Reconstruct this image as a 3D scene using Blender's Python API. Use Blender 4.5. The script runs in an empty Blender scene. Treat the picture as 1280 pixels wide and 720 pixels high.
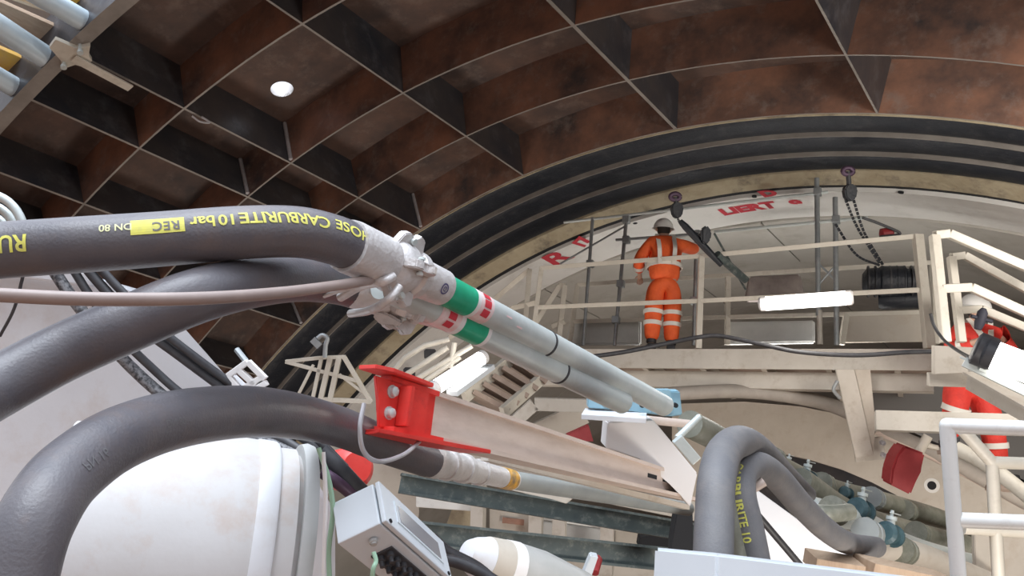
import bpy, bmesh, math, random
import numpy as np
from mathutils import Vector, Matrix
random.seed(7)
SC = bpy.context.scene
COL = SC.collection
PI = math.pi
R = 10.0                      # inner radius (rib tips) of the steel shell, metres
# ---------------------------------------------------------------- camera
FPX = 1107.3
pitch, yaw, roll = 0.27315, -0.61767, 0.09599
cyw, syw, cp, sp = math.cos(yaw), math.sin(yaw), math.cos(pitch), math.sin(pitch)
FW = Vector((syw*cp, cyw*cp, sp))
r0 = Vector((cyw, -syw, 0)); u0 = r0.cross(FW)
cr, sr = math.cos(roll), math.sin(roll)
RT = cr*r0 + sr*u0
UP = -sr*r0 + cr*u0
O = Vector((0.42587*R, 0, 0.49668*R))
cam = bpy.data.cameras.new('camera'); camo = bpy.data.objects.new('camera', cam); COL.objects.link(camo)
cam.sensor_width = 36; cam.lens = FPX/1280*36; cam.clip_start = .05; cam.clip_end = 500
M = Matrix((RT, UP, -FW)).transposed().to_4x4(); M.translation = O
camo.matrix_world = M
SC.camera = camo

def ray(x, y): return FW + (x-640)/FPX*RT - (y-360)/FPX*UP
def at(x, y, d): return O + ray(x, y)*d
def proj(P):
    d = P-O; z = d.dot(FW)
    return 640+FPX*d.dot(RT)/z, 360-FPX*d.dot(UP)/z, z
def on_plane(x, y, p, n):
    d = ray(x, y); return O + d*((p-O).dot(n)/d.dot(n))
def on_z(x, y, z): return on_plane(x, y, Vector((0, 0, z)), Vector((0, 0, 1)))
def on_cyl(x, y, r):
    d = ray(x, y); a = d.x**2+d.z**2; b = 2*(O.x*d.x+O.z*d.z); c = O.x**2+O.z**2-r*r
    t = (-b+math.sqrt(b*b-4*a*c))/2/a
    return O+d*t

# ---------------------------------------------------------------- materials
def mat(name, col, rough=.6, metal=0., col2=None, amt=.5, scale=6., bump=0., bscale=40., stain=None, stain_scale=2., stain_amt=.5, emit=None, es=0., aniso=None):
    m = bpy.data.materials.new(name); m.use_nodes = True
    nt = m.node_tree; N = nt.nodes; L = nt.links
    b = N['Principled BSDF']
    b.inputs['Roughness'].default_value = rough; b.inputs['Metallic'].default_value = metal
    tc = N.new('ShaderNodeTexCoord'); mp = N.new('ShaderNodeMapping'); L.new(tc.outputs['Object'], mp.inputs[0])
    if aniso: mp.inputs['Scale'].default_value = aniso
    c = None
    if col2:
        n = N.new('ShaderNodeTexNoise'); n.inputs['Scale'].default_value = scale; n.inputs['Detail'].default_value = 6; n.inputs['Roughness'].default_value = .65
        L.new(mp.outputs[0], n.inputs['Vector'])
        rp = N.new('ShaderNodeValToRGB'); rp.color_ramp.elements[0].position = .5-.35*(1-amt)-.02; rp.color_ramp.elements[1].position = .5+.35*(1-amt)+.02
        rp.color_ramp.elements[0].color = (*col, 1); rp.color_ramp.elements[1].color = (*col2, 1)
        L.new(n.outputs[0], rp.inputs[0]); c = rp.outputs[0]
    if stain:
        n2 = N.new('ShaderNodeTexNoise'); n2.inputs['Scale'].default_value = stain_scale; n2.inputs['Detail'].default_value = 8; n2.inputs['Roughness'].default_value = .7
        L.new(mp.outputs[0], n2.inputs['Vector'])
        r2 = N.new('ShaderNodeValToRGB'); r2.color_ramp.elements[0].position = .52; r2.color_ramp.elements[1].position = .72
        r2.color_ramp.elements[0].color = (0, 0, 0, 1); r2.color_ramp.elements[1].color = (stain_amt,)*3+(1,)
        L.new(n2.outputs[0], r2.inputs[0])
        mx = N.new('ShaderNodeMixRGB'); L.new(r2.outputs[0], mx.inputs[0])
        if c: L.new(c, mx.inputs[1])
        else: mx.inputs[1].default_value = (*col, 1)
        mx.inputs[2].default_value = (*stain, 1); c = mx.outputs[0]
    if c: L.new(c, b.inputs['Base Color'])
    else: b.inputs['Base Color'].default_value = (*col, 1)
    if bump:
        nb = N.new('ShaderNodeTexNoise'); nb.inputs['Scale'].default_value = bscale; nb.inputs['Detail'].default_value = 4
        L.new(mp.outputs[0], nb.inputs['Vector'])
        bp = N.new('ShaderNodeBump'); bp.inputs['Strength'].default_value = bump; bp.inputs['Distance'].default_value = .02
        L.new(nb.outputs[0], bp.inputs['Height']); L.new(bp.outputs[0], b.inputs['Normal'])
    if emit:
        b.inputs['Emission Color'].default_value = (*emit, 1); b.inputs['Emission Strength'].default_value = es
    return m

MT = dict(
 rustlit=mat('rusty_lit_steel', (.070, .062, .064), .5, .1, (.40, .205, .135), .55, 1.1, .25, 6, stain=(.34, .29, .26), stain_scale=4.5, stain_amt=.6),  # rust, brightened in colour for the light on camera-facing rib faces
 plate=mat('rusty_plate', (.055, .046, .045), .6, .1, (.17, .10, .075), .5, 1.3, .2, 6, stain=(.26, .2, .17), stain_scale=3.5, stain_amt=.5),
 edge=mat('bare_lit_edge', (.24, .22, .20), .5, .3, (.36, .33, .30), .5, 3),  # bare steel, with the light on the rib tips painted in
 shadesteel=mat('dark_shaded_steel', (.035, .042, .056), .4, .3, (.10, .085, .08), .4, 1.4, .15, 8, stain=(.2, .2, .22), stain_scale=3, stain_amt=.5),  # dark blue tone puts the shade of the longitudinal ribs into the colour
 weld=mat('weld_bead', (.42, .41, .43), .4, .3, (.6, .58, .6), .5, 9),
 seal=mat('black_seal', (.008, .011, .017), .5, .05, (.02, .023, .031), .4, 2.0, .35, 30, stain=(.1, .1, .1), stain_scale=7, stain_amt=.35),
 cream=mat('cream_paint', (.50, .46, .40), .5, 0, (.58, .54, .48), .5, 3, stain=(.33, .27, .2), stain_scale=5, stain_amt=.6),
 rail=mat('cream_railing', (.58, .54, .46), .45, 0, (.66, .62, .54), .5, 3, stain=(.4, .35, .28), stain_scale=9, stain_amt=.5),
 railw=mat('white_railing', (.74, .75, .72), .45, 0, (.8, .8, .78), .5, 4, stain=(.4, .36, .3), stain_scale=8, stain_amt=.4),
 conc=mat('concrete_lining', (.42, .40, .36), .85, 0, (.52, .50, .46), .4, 1.2, .2, 12, stain=(.26, .23, .18), stain_scale=.9, stain_amt=.55),
 concl=mat('pale_lit_concrete', (.74, .73, .70), .8, 0, (.80, .79, .76), .4, 1.5, .15, 12, stain=(.45, .42, .38), stain_scale=2, stain_amt=.4),
 bulk=mat('beige_bulkhead', (.50, .45, .385), .7, 0, (.58, .53, .46), .4, 3, .1, 12, stain=(.42, .34, .26), stain_scale=5, stain_amt=.55),
 tan=mat('grouted_joint', (.36, .30, .20), .8, 0, (.48, .42, .30), .5, 2.5, .6, 14, stain=(.07, .06, .06), stain_scale=2.2, stain_amt=.8),
 dark=mat('dark_gap', (.012, .013, .016), .8),
 white=mat('white_machine_paint', (.66, .67, .70), .42, 0, (.72, .73, .75), .5, 2, .04, 30, stain=(.50, .40, .33), stain_scale=2.6, stain_amt=.45),
 drum=mat('stained_white_paint', (.52, .50, .485), .5, 0, (.58, .57, .57), .5, 2, .04, 30, stain=(.45, .28, .18), stain_scale=3.0, stain_amt=.55),
 rubber=mat('black_rubber', (.095, .092, .106), .38, 0, (.125, .115, .122), .5, 9, .10, 160, stain=(.17, .12, .10), stain_scale=6, stain_amt=.5),
 rubberg=mat('grey_rubber', (.13, .13, .14), .6, 0, (.17, .165, .165), .5, 12, .1, 160, stain=(.25, .22, .2), stain_scale=8, stain_amt=.4),
 cable=mat('black_cable', (.03, .03, .035), .5, 0, (.06, .06, .065), .5, 20),
 braid=mat('braided_cable', (.035, .035, .04), .5, 0, (.22, .22, .23), .8, 60),
 galv=mat('galvanised_steel', (.50, .55, .54), .38, .18, (.62, .67, .65), .5, 4, .05, 50, stain=(.7, .72, .72), stain_scale=7, stain_amt=.5),
 scaff=mat('galvanised_scaffold', (.30, .33, .34), .45, .5, (.42, .44, .45), .5, 10),
 alu=mat('cast_aluminium', (.62, .60, .59), .45, .35, (.74, .72, .71), .5, 12, .2, 60, stain=(.42, .36, .34), stain_scale=14, stain_amt=.5),
 yellow=mat('yellow_print', (.78, .74, .12), .6, 0, (.62, .60, .16), .5, 60),
 yellowpale=mat('worn_yellow_print', (.72, .72, .42), .6),
 green=mat('green_tape', (.02, .33, .17), .35, 0, (.03, .42, .24), .5, 20),
 redt=mat('red_tape', (.62, .05, .07), .4), whitet=mat('white_tape', (.80, .78, .77), .45),
 navy=mat('dark_blue_print', (.10, .09, .2), .5),
 red=mat('red_paint', (.70, .035, .03), .38, 0, (.78, .07, .055), .5, 6, stain=(.45, .04, .04), stain_scale=14, stain_amt=.5),
 redd=mat('dark_red_paint', (.27, .02, .025), .5, 0, (.34, .035, .04), .5, 9),
 beam=mat('beige_beam_paint', (.60, .49, .42), .5, 0, (.68, .57, .50), .5, 6, stain=(.48, .38, .32), stain_scale=5, stain_amt=.5, aniso=(1, 1, 4)),
 blue=mat('pale_blue_paint', (.23, .42, .52), .45, 0, (.32, .5, .58), .5, 8),
 bluelt=mat('pale_blue_scaffold_beam', (.50, .62, .70), .4, .1, (.62, .72, .78), .5, 4),
 duct=mat('dusty_duct_paint', (.30, .27, .235), .6, 0, (.38, .34, .30), .5, 6), dusty=mat('dusty_mauve', (.24, .20, .20), .7, 0, (.40, .35, .32), .5, 5),
 dullgrey=mat('dull_grey_paint', (.26, .28, .28), .5, .1, (.33, .35, .34), .5, 5),
 teal=mat('teal_valve_paint', (.025, .065, .08), .5, 0, (.07, .13, .145), .5, 12),
 olive=mat('olive_grey_pipe', (.15, .155, .12), .5, .1, (.25, .25, .205), .5, 7, stain=(.45, .45, .4), stain_scale=10, stain_amt=.4),
 dgreen=mat('dark_green_grey_beam', (.06, .08, .083), .5, .1, (.10, .125, .12), .5, 6, stain=(.35, .36, .33), stain_scale=12, stain_amt=.5),
 grey=mat('grey_paint', (.42, .43, .42), .5, 0, (.5, .5, .49), .5, 5),
 ltgrey=mat('light_grey_enclosure', (.66, .71, .75), .4, 0, (.70, .75, .79), .5, 3),
 panel=mat('grey_window', (.24, .24, .26), .25),
 orange=mat('orange_workwear', (.92, .15, .03), .7, 0, (.80, .11, .025), .5, 9, .4, 40),
 orred=mat('red_orange_workwear', (.78, .055, .035), .7, 0, (.62, .04, .03), .5, 9, .4, 40),
 refl=mat('reflective_tape', (.78, .76, .70), .4),
 skin=mat('skin', (.55, .34, .25), .55), boot=mat('black_boot', (.02, .02, .022), .5),
 helmet=mat('white_helmet', (.80, .79, .76), .35), hair=mat('dark_hair', (.03, .022, .018), .7),
 glove=mat('dark_glove', (.03, .03, .045), .7),
 wood=mat('timber', (.36, .25, .17), .7, 0, (.50, .37, .26), .4, 5, .2, 20, aniso=(6, 1, 1)),
 woodend=mat('pale_timber_edge', (.70, .58, .42), .7), woody=mat('yellow_timber', (.75, .45, .05), .6, 0, (.62, .36, .14), .5, 7),
 floor=mat('muddy_floor', (.16, .09, .06), .8, 0, (.28, .16, .10), .5, .7, .3, 5),
 tube=mat('lit_tube', (.9, .9, .9), .4, emit=(1, .97, .92), es=5),
 lampend=mat('lamp_grey', (.3, .32, .34), .4, .2),
 redp=mat('red_spray_paint', (.55, .05, .07), .8),
 purple=mat('purple_steel', (.10, .06, .10), .5, .3),
 steptread=mat('brown_step_tread', (.30, .22, .18), .7, 0, (.42, .33, .27), .5, 6, .2, 20),
)

# ---------------------------------------------------------------- mesh helpers
def parent_to(o, p):
    o.parent = p
    o.matrix_parent_inverse = Matrix.Translation(p.location).inverted() if p.type == 'EMPTY' else Matrix.Identity(4)
def obj(name, bm, m, parent=None, smooth=False, mats=None):
    bmesh.ops.recalc_face_normals(bm, faces=bm.faces)
    me = bpy.data.meshes.new(name); bm.to_mesh(me); bm.free()
    if mats:
        for k in mats: me.materials.append(MT[k])
    else: me.materials.append(MT[m] if isinstance(m, str) else m)
    if smooth:
        for p in me.polygons: p.use_smooth = True
        try: me.set_sharp_from_angle(angle=math.radians(40))
        except Exception: pass
    o = bpy.data.objects.new(name, me); COL.objects.link(o)
    if parent is not None: parent_to(o, parent)
    return o
def tag(o, label, cat, group=None, kind=None):
    if label: o['label'] = label
    if cat: o['category'] = cat
    if group: o['group'] = group
    if kind: o['kind'] = kind
    return o
def thing(name, label, cat, loc=(0, 0, 0), group=None):
    o = bpy.data.objects.new(name, None); COL.objects.link(o); o.location = loc; o.empty_display_size = .1
    return tag(o, label, cat, group)
def struct(name, bm, m, **k):
    o = obj(name, bm, m, **k); o['kind'] = 'structure'; return o

def catmull(pts, n=8):
    pts = [Vector(p) for p in pts]
    if len(pts) < 3: return pts, [i for i in range(len(pts))]
    out = []; par = []
    P = [2*pts[0]-pts[1]]+pts+[2*pts[-1]-pts[-2]]
    for i in range(1, len(P)-2):
        for k in range(n):
            t = k/n
            a, b, c, d = P[i-1], P[i], P[i+1], P[i+2]
            out.append(.5*((2*b)+(c-a)*t+(2*a-5*b+4*c-d)*t*t+(3*b-a-3*c+d)*t**3)); par.append(i-1+t)
    out.append(pts[-1]); par.append(len(pts)-1)
    return out, par
def frames(path):
    n = len(path); T = []
    for i in range(n):
        a = path[max(i-1, 0)]; b = path[min(i+1, n-1)]
        T.append((b-a).normalized())
    ref = Vector((0, 0, 1)) if abs(T[0].z) < .9 else Vector((1, 0, 0))
    N = (ref-T[0]*ref.dot(T[0])).normalized(); fr = []
    for i in range(n):
        N = (N-T[i]*N.dot(T[i])).normalized(); fr.append((T[i], N, T[i].cross(N)))
    return fr
def sweep(bm, path, rad, seg=16, cap=True):
    fr = frames(path); rings = []
    for i, p in enumerate(path):
        r = rad[i] if isinstance(rad, (list, tuple)) else rad
        T, N, B = fr[i]
        rings.append([bm.verts.new(p+(N*math.cos(a)+B*math.sin(a))*r) for a in [2*PI*k/seg for k in range(seg)]])
    for i in range(len(rings)-1):
        for k in range(seg):
            bm.faces.new((rings[i][k], rings[i][(k+1) % seg], rings[i+1][(k+1) % seg], rings[i+1][k]))
    if cap:
        bm.faces.new(rings[0][::-1]); bm.faces.new(rings[-1])
    return bm
def tube_bm(pts, r, seg=16, n=8, bm=None, cap=True):
    bm = bm or bmesh.new()
    path, par = catmull(pts, n)
    if isinstance(r, (list, tuple)):
        rr = [r[int(p)]*(1-(p-int(p)))+r[min(int(p)+1, len(r)-1)]*(p-int(p)) for p in par]
    else: rr = r
    return sweep(bm, path, rr, seg, cap)
def pipe(bm, a, b, r, seg=12): return sweep(bm, [Vector(a), Vector(b)], r, seg)
def profile(bm, a, b, prof, seg=24):
    """lathe along a->b; prof list of (t metres from a, radius)"""
    a = Vector(a); d = (Vector(b)-a).normalized()
    ref = Vector((0, 0, 1)) if abs(d.z) < .9 else Vector((1, 0, 0))
    N = (ref-d*ref.dot(d)).normalized(); B = d.cross(N); rings = []
    for t, r in prof:
        rings.append([bm.verts.new(a+d*t+(N*math.cos(q)+B*math.sin(q))*r) for q in [2*PI*k/seg for k in range(seg)]])
    for i in range(len(rings)-1):
        for k in range(seg):
            bm.faces.new((rings[i][k], rings[i][(k+1) % seg], rings[i+1][(k+1) % seg], rings[i+1][k]))
    bm.faces.new(rings[0][::-1]); bm.faces.new(rings[-1]); return bm
def hexa(bm, v, bevel=0):
    vs = [bm.verts.new(p) for p in v]
    fs = [bm.faces.new([vs[i] for i in f]) for f in ((0, 1, 2, 3), (4, 7, 6, 5), (0, 4, 5, 1), (1, 5, 6, 2), (2, 6, 7, 3), (3, 7, 4, 0))]
    if bevel:
        es = list({e for f in fs for e in f.edges})
        bmesh.ops.bevel(bm, geom=es, offset=bevel, segments=2, affect='EDGES', profile=.6)
    return bm
def box(bm, c, X, Y, Z, bevel=0):
    """centre and half-extent vectors"""
    c, X, Y, Z = map(Vector, (c, X, Y, Z))
    return hexa(bm, [c-X-Y-Z, c+X-Y-Z, c+X+Y-Z, c-X+Y-Z, c-X-Y+Z, c+X-Y+Z, c+X+Y+Z, c-X+Y+Z], bevel)
def bar(bm, a, b, w, h, up=(0, 0, 1), bevel=0):
    a, b = Vector(a), Vector(b); d = b-a; L = d.length; d = d/L; up = Vector(up)
    if abs(d.dot(up)) > .98: up = Vector((0, 1, 0))
    s = d.cross(up).normalized(); u = s.cross(d).normalized()
    return box(bm, (a+b)/2, d*L/2, s*w/2, u*h/2, bevel)
def prism(bm, pts, ext, bevel=0):
    pts = [Vector(p) for p in pts]; ext = Vector(ext)
    a = [bm.verts.new(p) for p in pts]; b = [bm.verts.new(p+ext) for p in pts]; n = len(pts)
    fs = [bm.faces.new(a), bm.faces.new(b[::-1])]
    for i in range(n): fs.append(bm.faces.new((a[i], b[i], b[(i+1) % n], a[(i+1) % n])))
    if bevel:
        es = list({e for f in fs for e in f.edges}); bmesh.ops.bevel(bm, geom=es, offset=bevel, segments=2, affect='EDGES')
    return bm
def poly_at(pix, d): return [at(x, y, d) for x, y in pix]
def cyl_arc(bm, r1, r2, y1, y2, f0=-180, f1=180, step=2.0, uvs=False):
    """annular solid around the tunnel axis"""
    n = max(2, int(abs(f1-f0)/step)); full = abs(f1-f0) >= 359.9; rings = []
    for i in range(n+(0 if full else 1)):
        a = math.radians(f0+(f1-f0)*i/n); s, c = math.sin(a), math.cos(a)
        rings.append([bm.verts.new((r*s, y, r*c)) for r, y in ((r1, y1), (r2, y1), (r2, y2), (r1, y2))])
    m = len(rings)
    for i in range(m if full else m-1):
        a, b = rings[i], rings[(i+1) % m]
        for k in range(4): bm.faces.new((a[k], a[(k+1) % 4], b[(k+1) % 4], b[k]))
    if not full: bm.faces.new(rings[0][::-1]); bm.faces.new(rings[-1])
    return bm
def torus_profile(bm, prof, step=2.0):
    n = int(360/step); rings = []
    for i in range(n):
        a = 2*PI*i/n; s, c = math.sin(a), math.cos(a)
        rings.append([bm.verts.new((r*s, y, r*c)) for r, y in prof])
    m = len(prof)
    for i in range(n):
        a, b = rings[i], rings[(i+1) % n]
        for k in range(m): bm.faces.new((a[k], a[(k+1) % m], b[(k+1) % m], b[k]))
    return bm
def text_mesh(s, size=1.0, spacing=1.0, bold=0.):
    cu = bpy.data.curves.new('t', 'FONT'); cu.body = s; cu.size = size; cu.space_character = spacing; cu.offset = bold; cu.resolution_u = 3
    to = bpy.data.objects.new('t', cu); COL.objects.link(to)
    dg = bpy.context.evaluated_depsgraph_get(); me = bpy.data.meshes.new_from_object(to.evaluated_get(dg))
    bpy.data.objects.remove(to); bm = bmesh.new(); bm.from_mesh(me); bpy.data.meshes.remove(me)
    return bm
def solve_corner(c, n1, n2, n3, d):
    """3D box corner from four pixels: neighbours' depths chosen so that the three edges are mutually square"""
    C = at(*c, d); best = None
    rays = [ray(*n) for n in (n1, n2, n3)]
    for s in np.ndindex(3, 3, 3):
        t = np.array([d*(.85+.15*k) for k in s], float)
        for it in range(60):
            V = [O+rays[i]*float(t[i])-C for i in range(3)]
            f = np.array([V[0].dot(V[1]), V[1].dot(V[2]), V[0].dot(V[2])])
            J = np.array([[rays[0].dot(V[1]), rays[1].dot(V[0]), 0], [0, rays[1].dot(V[2]), rays[2].dot(V[1])], [rays[0].dot(V[2]), 0, rays[2].dot(V[0])]])
            try: dt = np.linalg.solve(J, -f)
            except Exception: break
            m = np.abs(dt).max(); t = t+dt*min(1, .1*d/max(m, 1e-9))
            if m < 1e-9: break
        if np.abs(f).max() < 1e-7 and min(t) > .3*d and max(t) < 3*d:
            V = [O+rays[i]*float(t[i])-C for i in range(3)]
            if min(v.length for v in V) > .01*d:
                depth = sum(t)-3*d
                if best is None or depth > best[0]: best = (depth, V)
    if best is None:
        return C, [at(*n, d*1.05)-C for n in (n1, n2, n3)]
    return C, best[1]
def rad_pt(r, deg, y): a = math.radians(deg); return Vector((r*math.sin(a), y, r*math.cos(a)))

# ================================================================ SETTING: steel shell
RB = 1.0636*R
YS = [.385*R, .5113*R, .6673*R, .7886*R, .9199*R]      # circumferential ribs
PH = [13.46, -.18, -13.13, -23.66, -28.22, -34.31, -38.48]
PH += [26.8, 40, 53, 66, 79, 92, 105, 118, 131, 144, 157, 170, -45, -51, -57, -64, -75, -88, -101, -114, -127, -140, -153, -166]
hp = on_cyl(352.5, 111.5, RB); hphi = math.degrees(math.atan2(hp.x, hp.z)); hy = hp.y; hr = .135
bm = bmesh.new()
f0, f1, ya, yb = -23.66, -13.13, YS[2]-.0, YS[3]
for k in range(4):
    if YS[k] < hy < YS[k+1]: ya, yb = YS[k], YS[k+1]
pl = sorted(PH)
for i in range(len(pl)-1):
    if pl[i] < hphi < pl[i+1]: f0, f1 = pl[i], pl[i+1]
def shell_piece(bm, a0, a1, y0, y1, ro=RB, ri=None):
    cyl_arc(bm, RB, RB+.04, y0, y1, a0, a1, 2.0)
Yend = YS[-1]+.02; Ybeg = YS[0]-.1
shell_piece(bm, f1, f0+360, Ybeg, Yend)
shell_piece(bm, f0, f1, Ybeg, ya); shell_piece(bm, f0, f1, yb, Yend)
# panel with a round hole
nseg = 48; inner = []; outer = []
for k in range(nseg):
    a = 2*PI*k/nseg; dx, dy = math.cos(a), math.sin(a)
    inner.append((hphi+math.degrees(dx*hr/RB), hy+dy*hr))
    tx = ((f1-hphi) if dx > 0 else (hphi-f0))/max(abs(dx), 1e-6)*math.radians(1)*RB
    ty = ((yb-hy) if dy > 0 else (hy-ya))/max(abs(dy), 1e-6)
    t = min(tx, ty); outer.append((hphi+math.degrees(dx*t/RB), hy+dy*t))
rings = []
for t in (0, .3, .6, 1): rings.append([(i[0]*(1-t)+o[0]*t, i[1]*(1-t)+o[1]*t) for i, o in zip(inner, outer)])
for rr in (RB, RB+.04):
    vr = [[bm.verts.new(rad_pt(rr, *p)) for p in ring] for ring in rings]
    for a, b in zip(vr[:-1], vr[1:]):
        for k in range(nseg): bm.faces.new((a[k], a[(k+1) % nseg], b[(k+1) % nseg], b[k]))
    if rr == RB: first = vr[0]
    else:
        for k in range(nseg): bm.faces.new((first[k], first[(k+1) % nseg], vr[0][(k+1) % nseg], vr[0][k]))
shell = struct('wall_shell', bm, 'plate')
def flat_shade(o): pass
for i, y in enumerate(YS):
    bm = bmesh.new(); th = .024
    y0, y1 = (y-th/2, y+th/2) if i else (y-.13, y+.02)
    cyl_arc(bm, R, RB, y0, y1, -180, 180, 1.5)
    for f in bm.faces:
        c = f.calc_center_median(); 
        if abs(math.hypot(c.x, c.z)-R) < .01: f.material_index = 1
        elif i == 0 and c.y < y-.12: f.material_index = 2
    o = obj('circumferential_rib', bm, None, shell, mats=['rustlit', 'edge', 'shadesteel'])
for a in PH:
    s, c = math.sin(math.radians(a)), math.cos(math.radians(a)); rd = Vector((s, 0, c)); tg = Vector((c, 0, -s))
    bm = bmesh.new(); w = .013 if a not in (-.18,) else .022
    box(bm, rd*((R+RB)/2)+Vector((0, (YS[0]+YS[-1])/2, 0)), rd*(RB-R)/2, Vector((0, (YS[-1]-YS[0])/2, 0)), tg*w)
    for f in bm.faces:
        if (f.calc_center_median().x**2+f.calc_center_median().z**2)**.5 < R+.01: f.material_index = 1
    obj('longitudinal_rib', bm, None, shell, mats=['shadesteel', 'edge'])
# bright weld beads in some rib corners
bm = bmesh.new()
for a, k in ((-23.66, 2), (-28.22, 2), (-23.66, 4), (-38.48, 4)):
    y = YS[k]; p = rad_pt(R+.02, a-.22*0, y-.03); q = rad_pt(RB-.02, a, y-.03)
    off = Vector((math.cos(math.radians(a)), 0, -math.sin(math.radians(a))))*.035
    sweep(bm, [p+off, (p+q)/2+off, q+off], .026, 8)
obj('weld_bead', bm, 'weld', shell, smooth=True)
# pale rim of the plug in the round hole
bm = bmesh.new(); n = rad_pt(1, hphi, 0)
hc = rad_pt(RB, hphi, hy)
e1 = Vector((0, 1, 0)); e2 = n.cross(e1)
vs = []
for rr, d in ((hr, 0), (hr, .22), (hr+.02, .22), (hr+.02, .045)):
    vs.append([bm.verts.new(hc+n*d+(e1*math.cos(t)+e2*math.sin(t))*rr) for t in [2*PI*k/40 for k in range(40)]])
for a, b in zip(vs[:-1], vs[1:]):
    for k in range(40): bm.faces.new((a[k], a[(k+1) % 40], b[(k+1) % 40], b[k]))
obj('hole_sleeve', bm, 'whitet', shell, smooth=True)

# black tail seals: three rounded bands with pale lips between them
YB0, YB1 = YS[-1]+.02, 1.095*R
nb = 3; wb = (YB1-YB0)/nb
seal = thing('tail_seal', 'black rubber tail seal of three rounded bands arching over the walkway', 'seal', (0, (YB0+YB1)/2, 0))
for i in range(nb):
    y0 = YB0+i*wb; prof = []
    for t in np.linspace(0, 1, 9):
        prof.append((R+.055-.07*math.sin(PI*t)**.5, y0+.008+t*(wb-.016)))
    prof += [(R+.3, y0+wb-.02), (R+.3, y0+.02)]
    obj('seal_band', torus_profile(bmesh.new(), prof, 1.5), 'seal', seal, smooth=True)
for i in range(0, nb):
    y0 = YB0+i*wb
    obj('seal_lip', torus_profile(bmesh.new(), [(R-.018, y0-.007), (R+.12, y0-.007), (R+.12, y0+.007), (R-.018, y0+.007)], 1.5), 'tan' if i == 0 else 'edge', seal)
# rough grouted joint, dark gap, ring edge coloured paler as if lit, concrete lining
struct('trim_1', torus_profile(bmesh.new(), [(R+.02, YB1), (R+.3, YB1), (R+.3, 1.122*R), (R-.07, 1.122*R), (R-.03, 1.11*R)], 1.5), 'tan', smooth=True)
struct('trim_2', cyl_arc(bmesh.new(), R-.06, R+.3, 1.122*R, 1.133*R, -180, 180, 1.5), 'dark')
RL = R-.12
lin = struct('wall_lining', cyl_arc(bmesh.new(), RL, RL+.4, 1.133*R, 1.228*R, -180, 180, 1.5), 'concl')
YL = [1.228*R+k*.2*R for k in range(16)]
for k in range(15):
    bm = bmesh.new(); off = (k % 2)*11.25
    for j in range(16):
        cyl_arc(bm, RL-.03 if k == 0 else RL, RL+.4, YL[k]+.012, YL[k+1]-.012, -180+j*22.5+off+.07, -180+(j+1)*22.5+off-.07, 2.25)
    obj('segment_ring', bm, 'conc', lin)
obj('joint_backing', cyl_arc(bmesh.new(), RL+.08, RL+.12, 1.15*R, YL[15], -180, 180, 3), 'dark', lin)
struct('wall_back', cyl_arc(bmesh.new(), .01, RL+.3, YL[15], YL[15]+.1, -180, 180, 6), 'dark')
bm = bmesh.new()
for px, py in ((1126, 241), (943, 246), (794, 279)):   # dark grout sockets
    p = on_cyl(px, py, RL); n = Vector((p.x, 0, p.z)).normalized()
    profile(bm, p-n*.004, p+n, [(0, .035), (.02, .035)], 16)
obj('grout_socket', bm, 'dark', lin)
# red spray markings on the concrete
def cyl_text(s, px, py, size, parent, deg=0, bold=.02, r=None, rot=0):
    p = on_cyl(px, py, (r or RL)-.005); f = math.atan2(p.x, p.z); bm = text_mesh(s, size, 1.0, bold)
    ca, sa = math.cos(math.radians(rot)), math.sin(math.radians(rot))
    for v in bm.verts:
        x, y = v.co.x*ca-v.co.y*sa, v.co.x*sa+v.co.y*ca
        v.co = rad_pt((r or RL)-.008, math.degrees(f+x/RL), p.y-y)
    return obj('red_marking', bm, 'redp', parent)
cyl_text('LIERT', 905, 269, .34, lin, rot=3)
cyl_text('D', 955, 246, .30, lin, rot=8)
cyl_text('9', 992, 258, .34, lin, rot=4)
cyl_text('R', 692, 333, .62, lin, rot=0)
cyl_text('/7', 730, 308, .36, lin, rot=30)
# muddy floor under everything
bm = bmesh.new(); box(bm, (0, 18, -6.2), (8.0, 0, 0), (0, 38, 0), (0, 0, .2)); struct('floor', bm, 'floor')

bm = bmesh.new(); box(bm, (4.2, .6, O.z-1.75), (3.2, 0, 0), (0, 2.6, 0), (0, 0, .05)); struct('floor_2', bm, 'floor')

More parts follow.
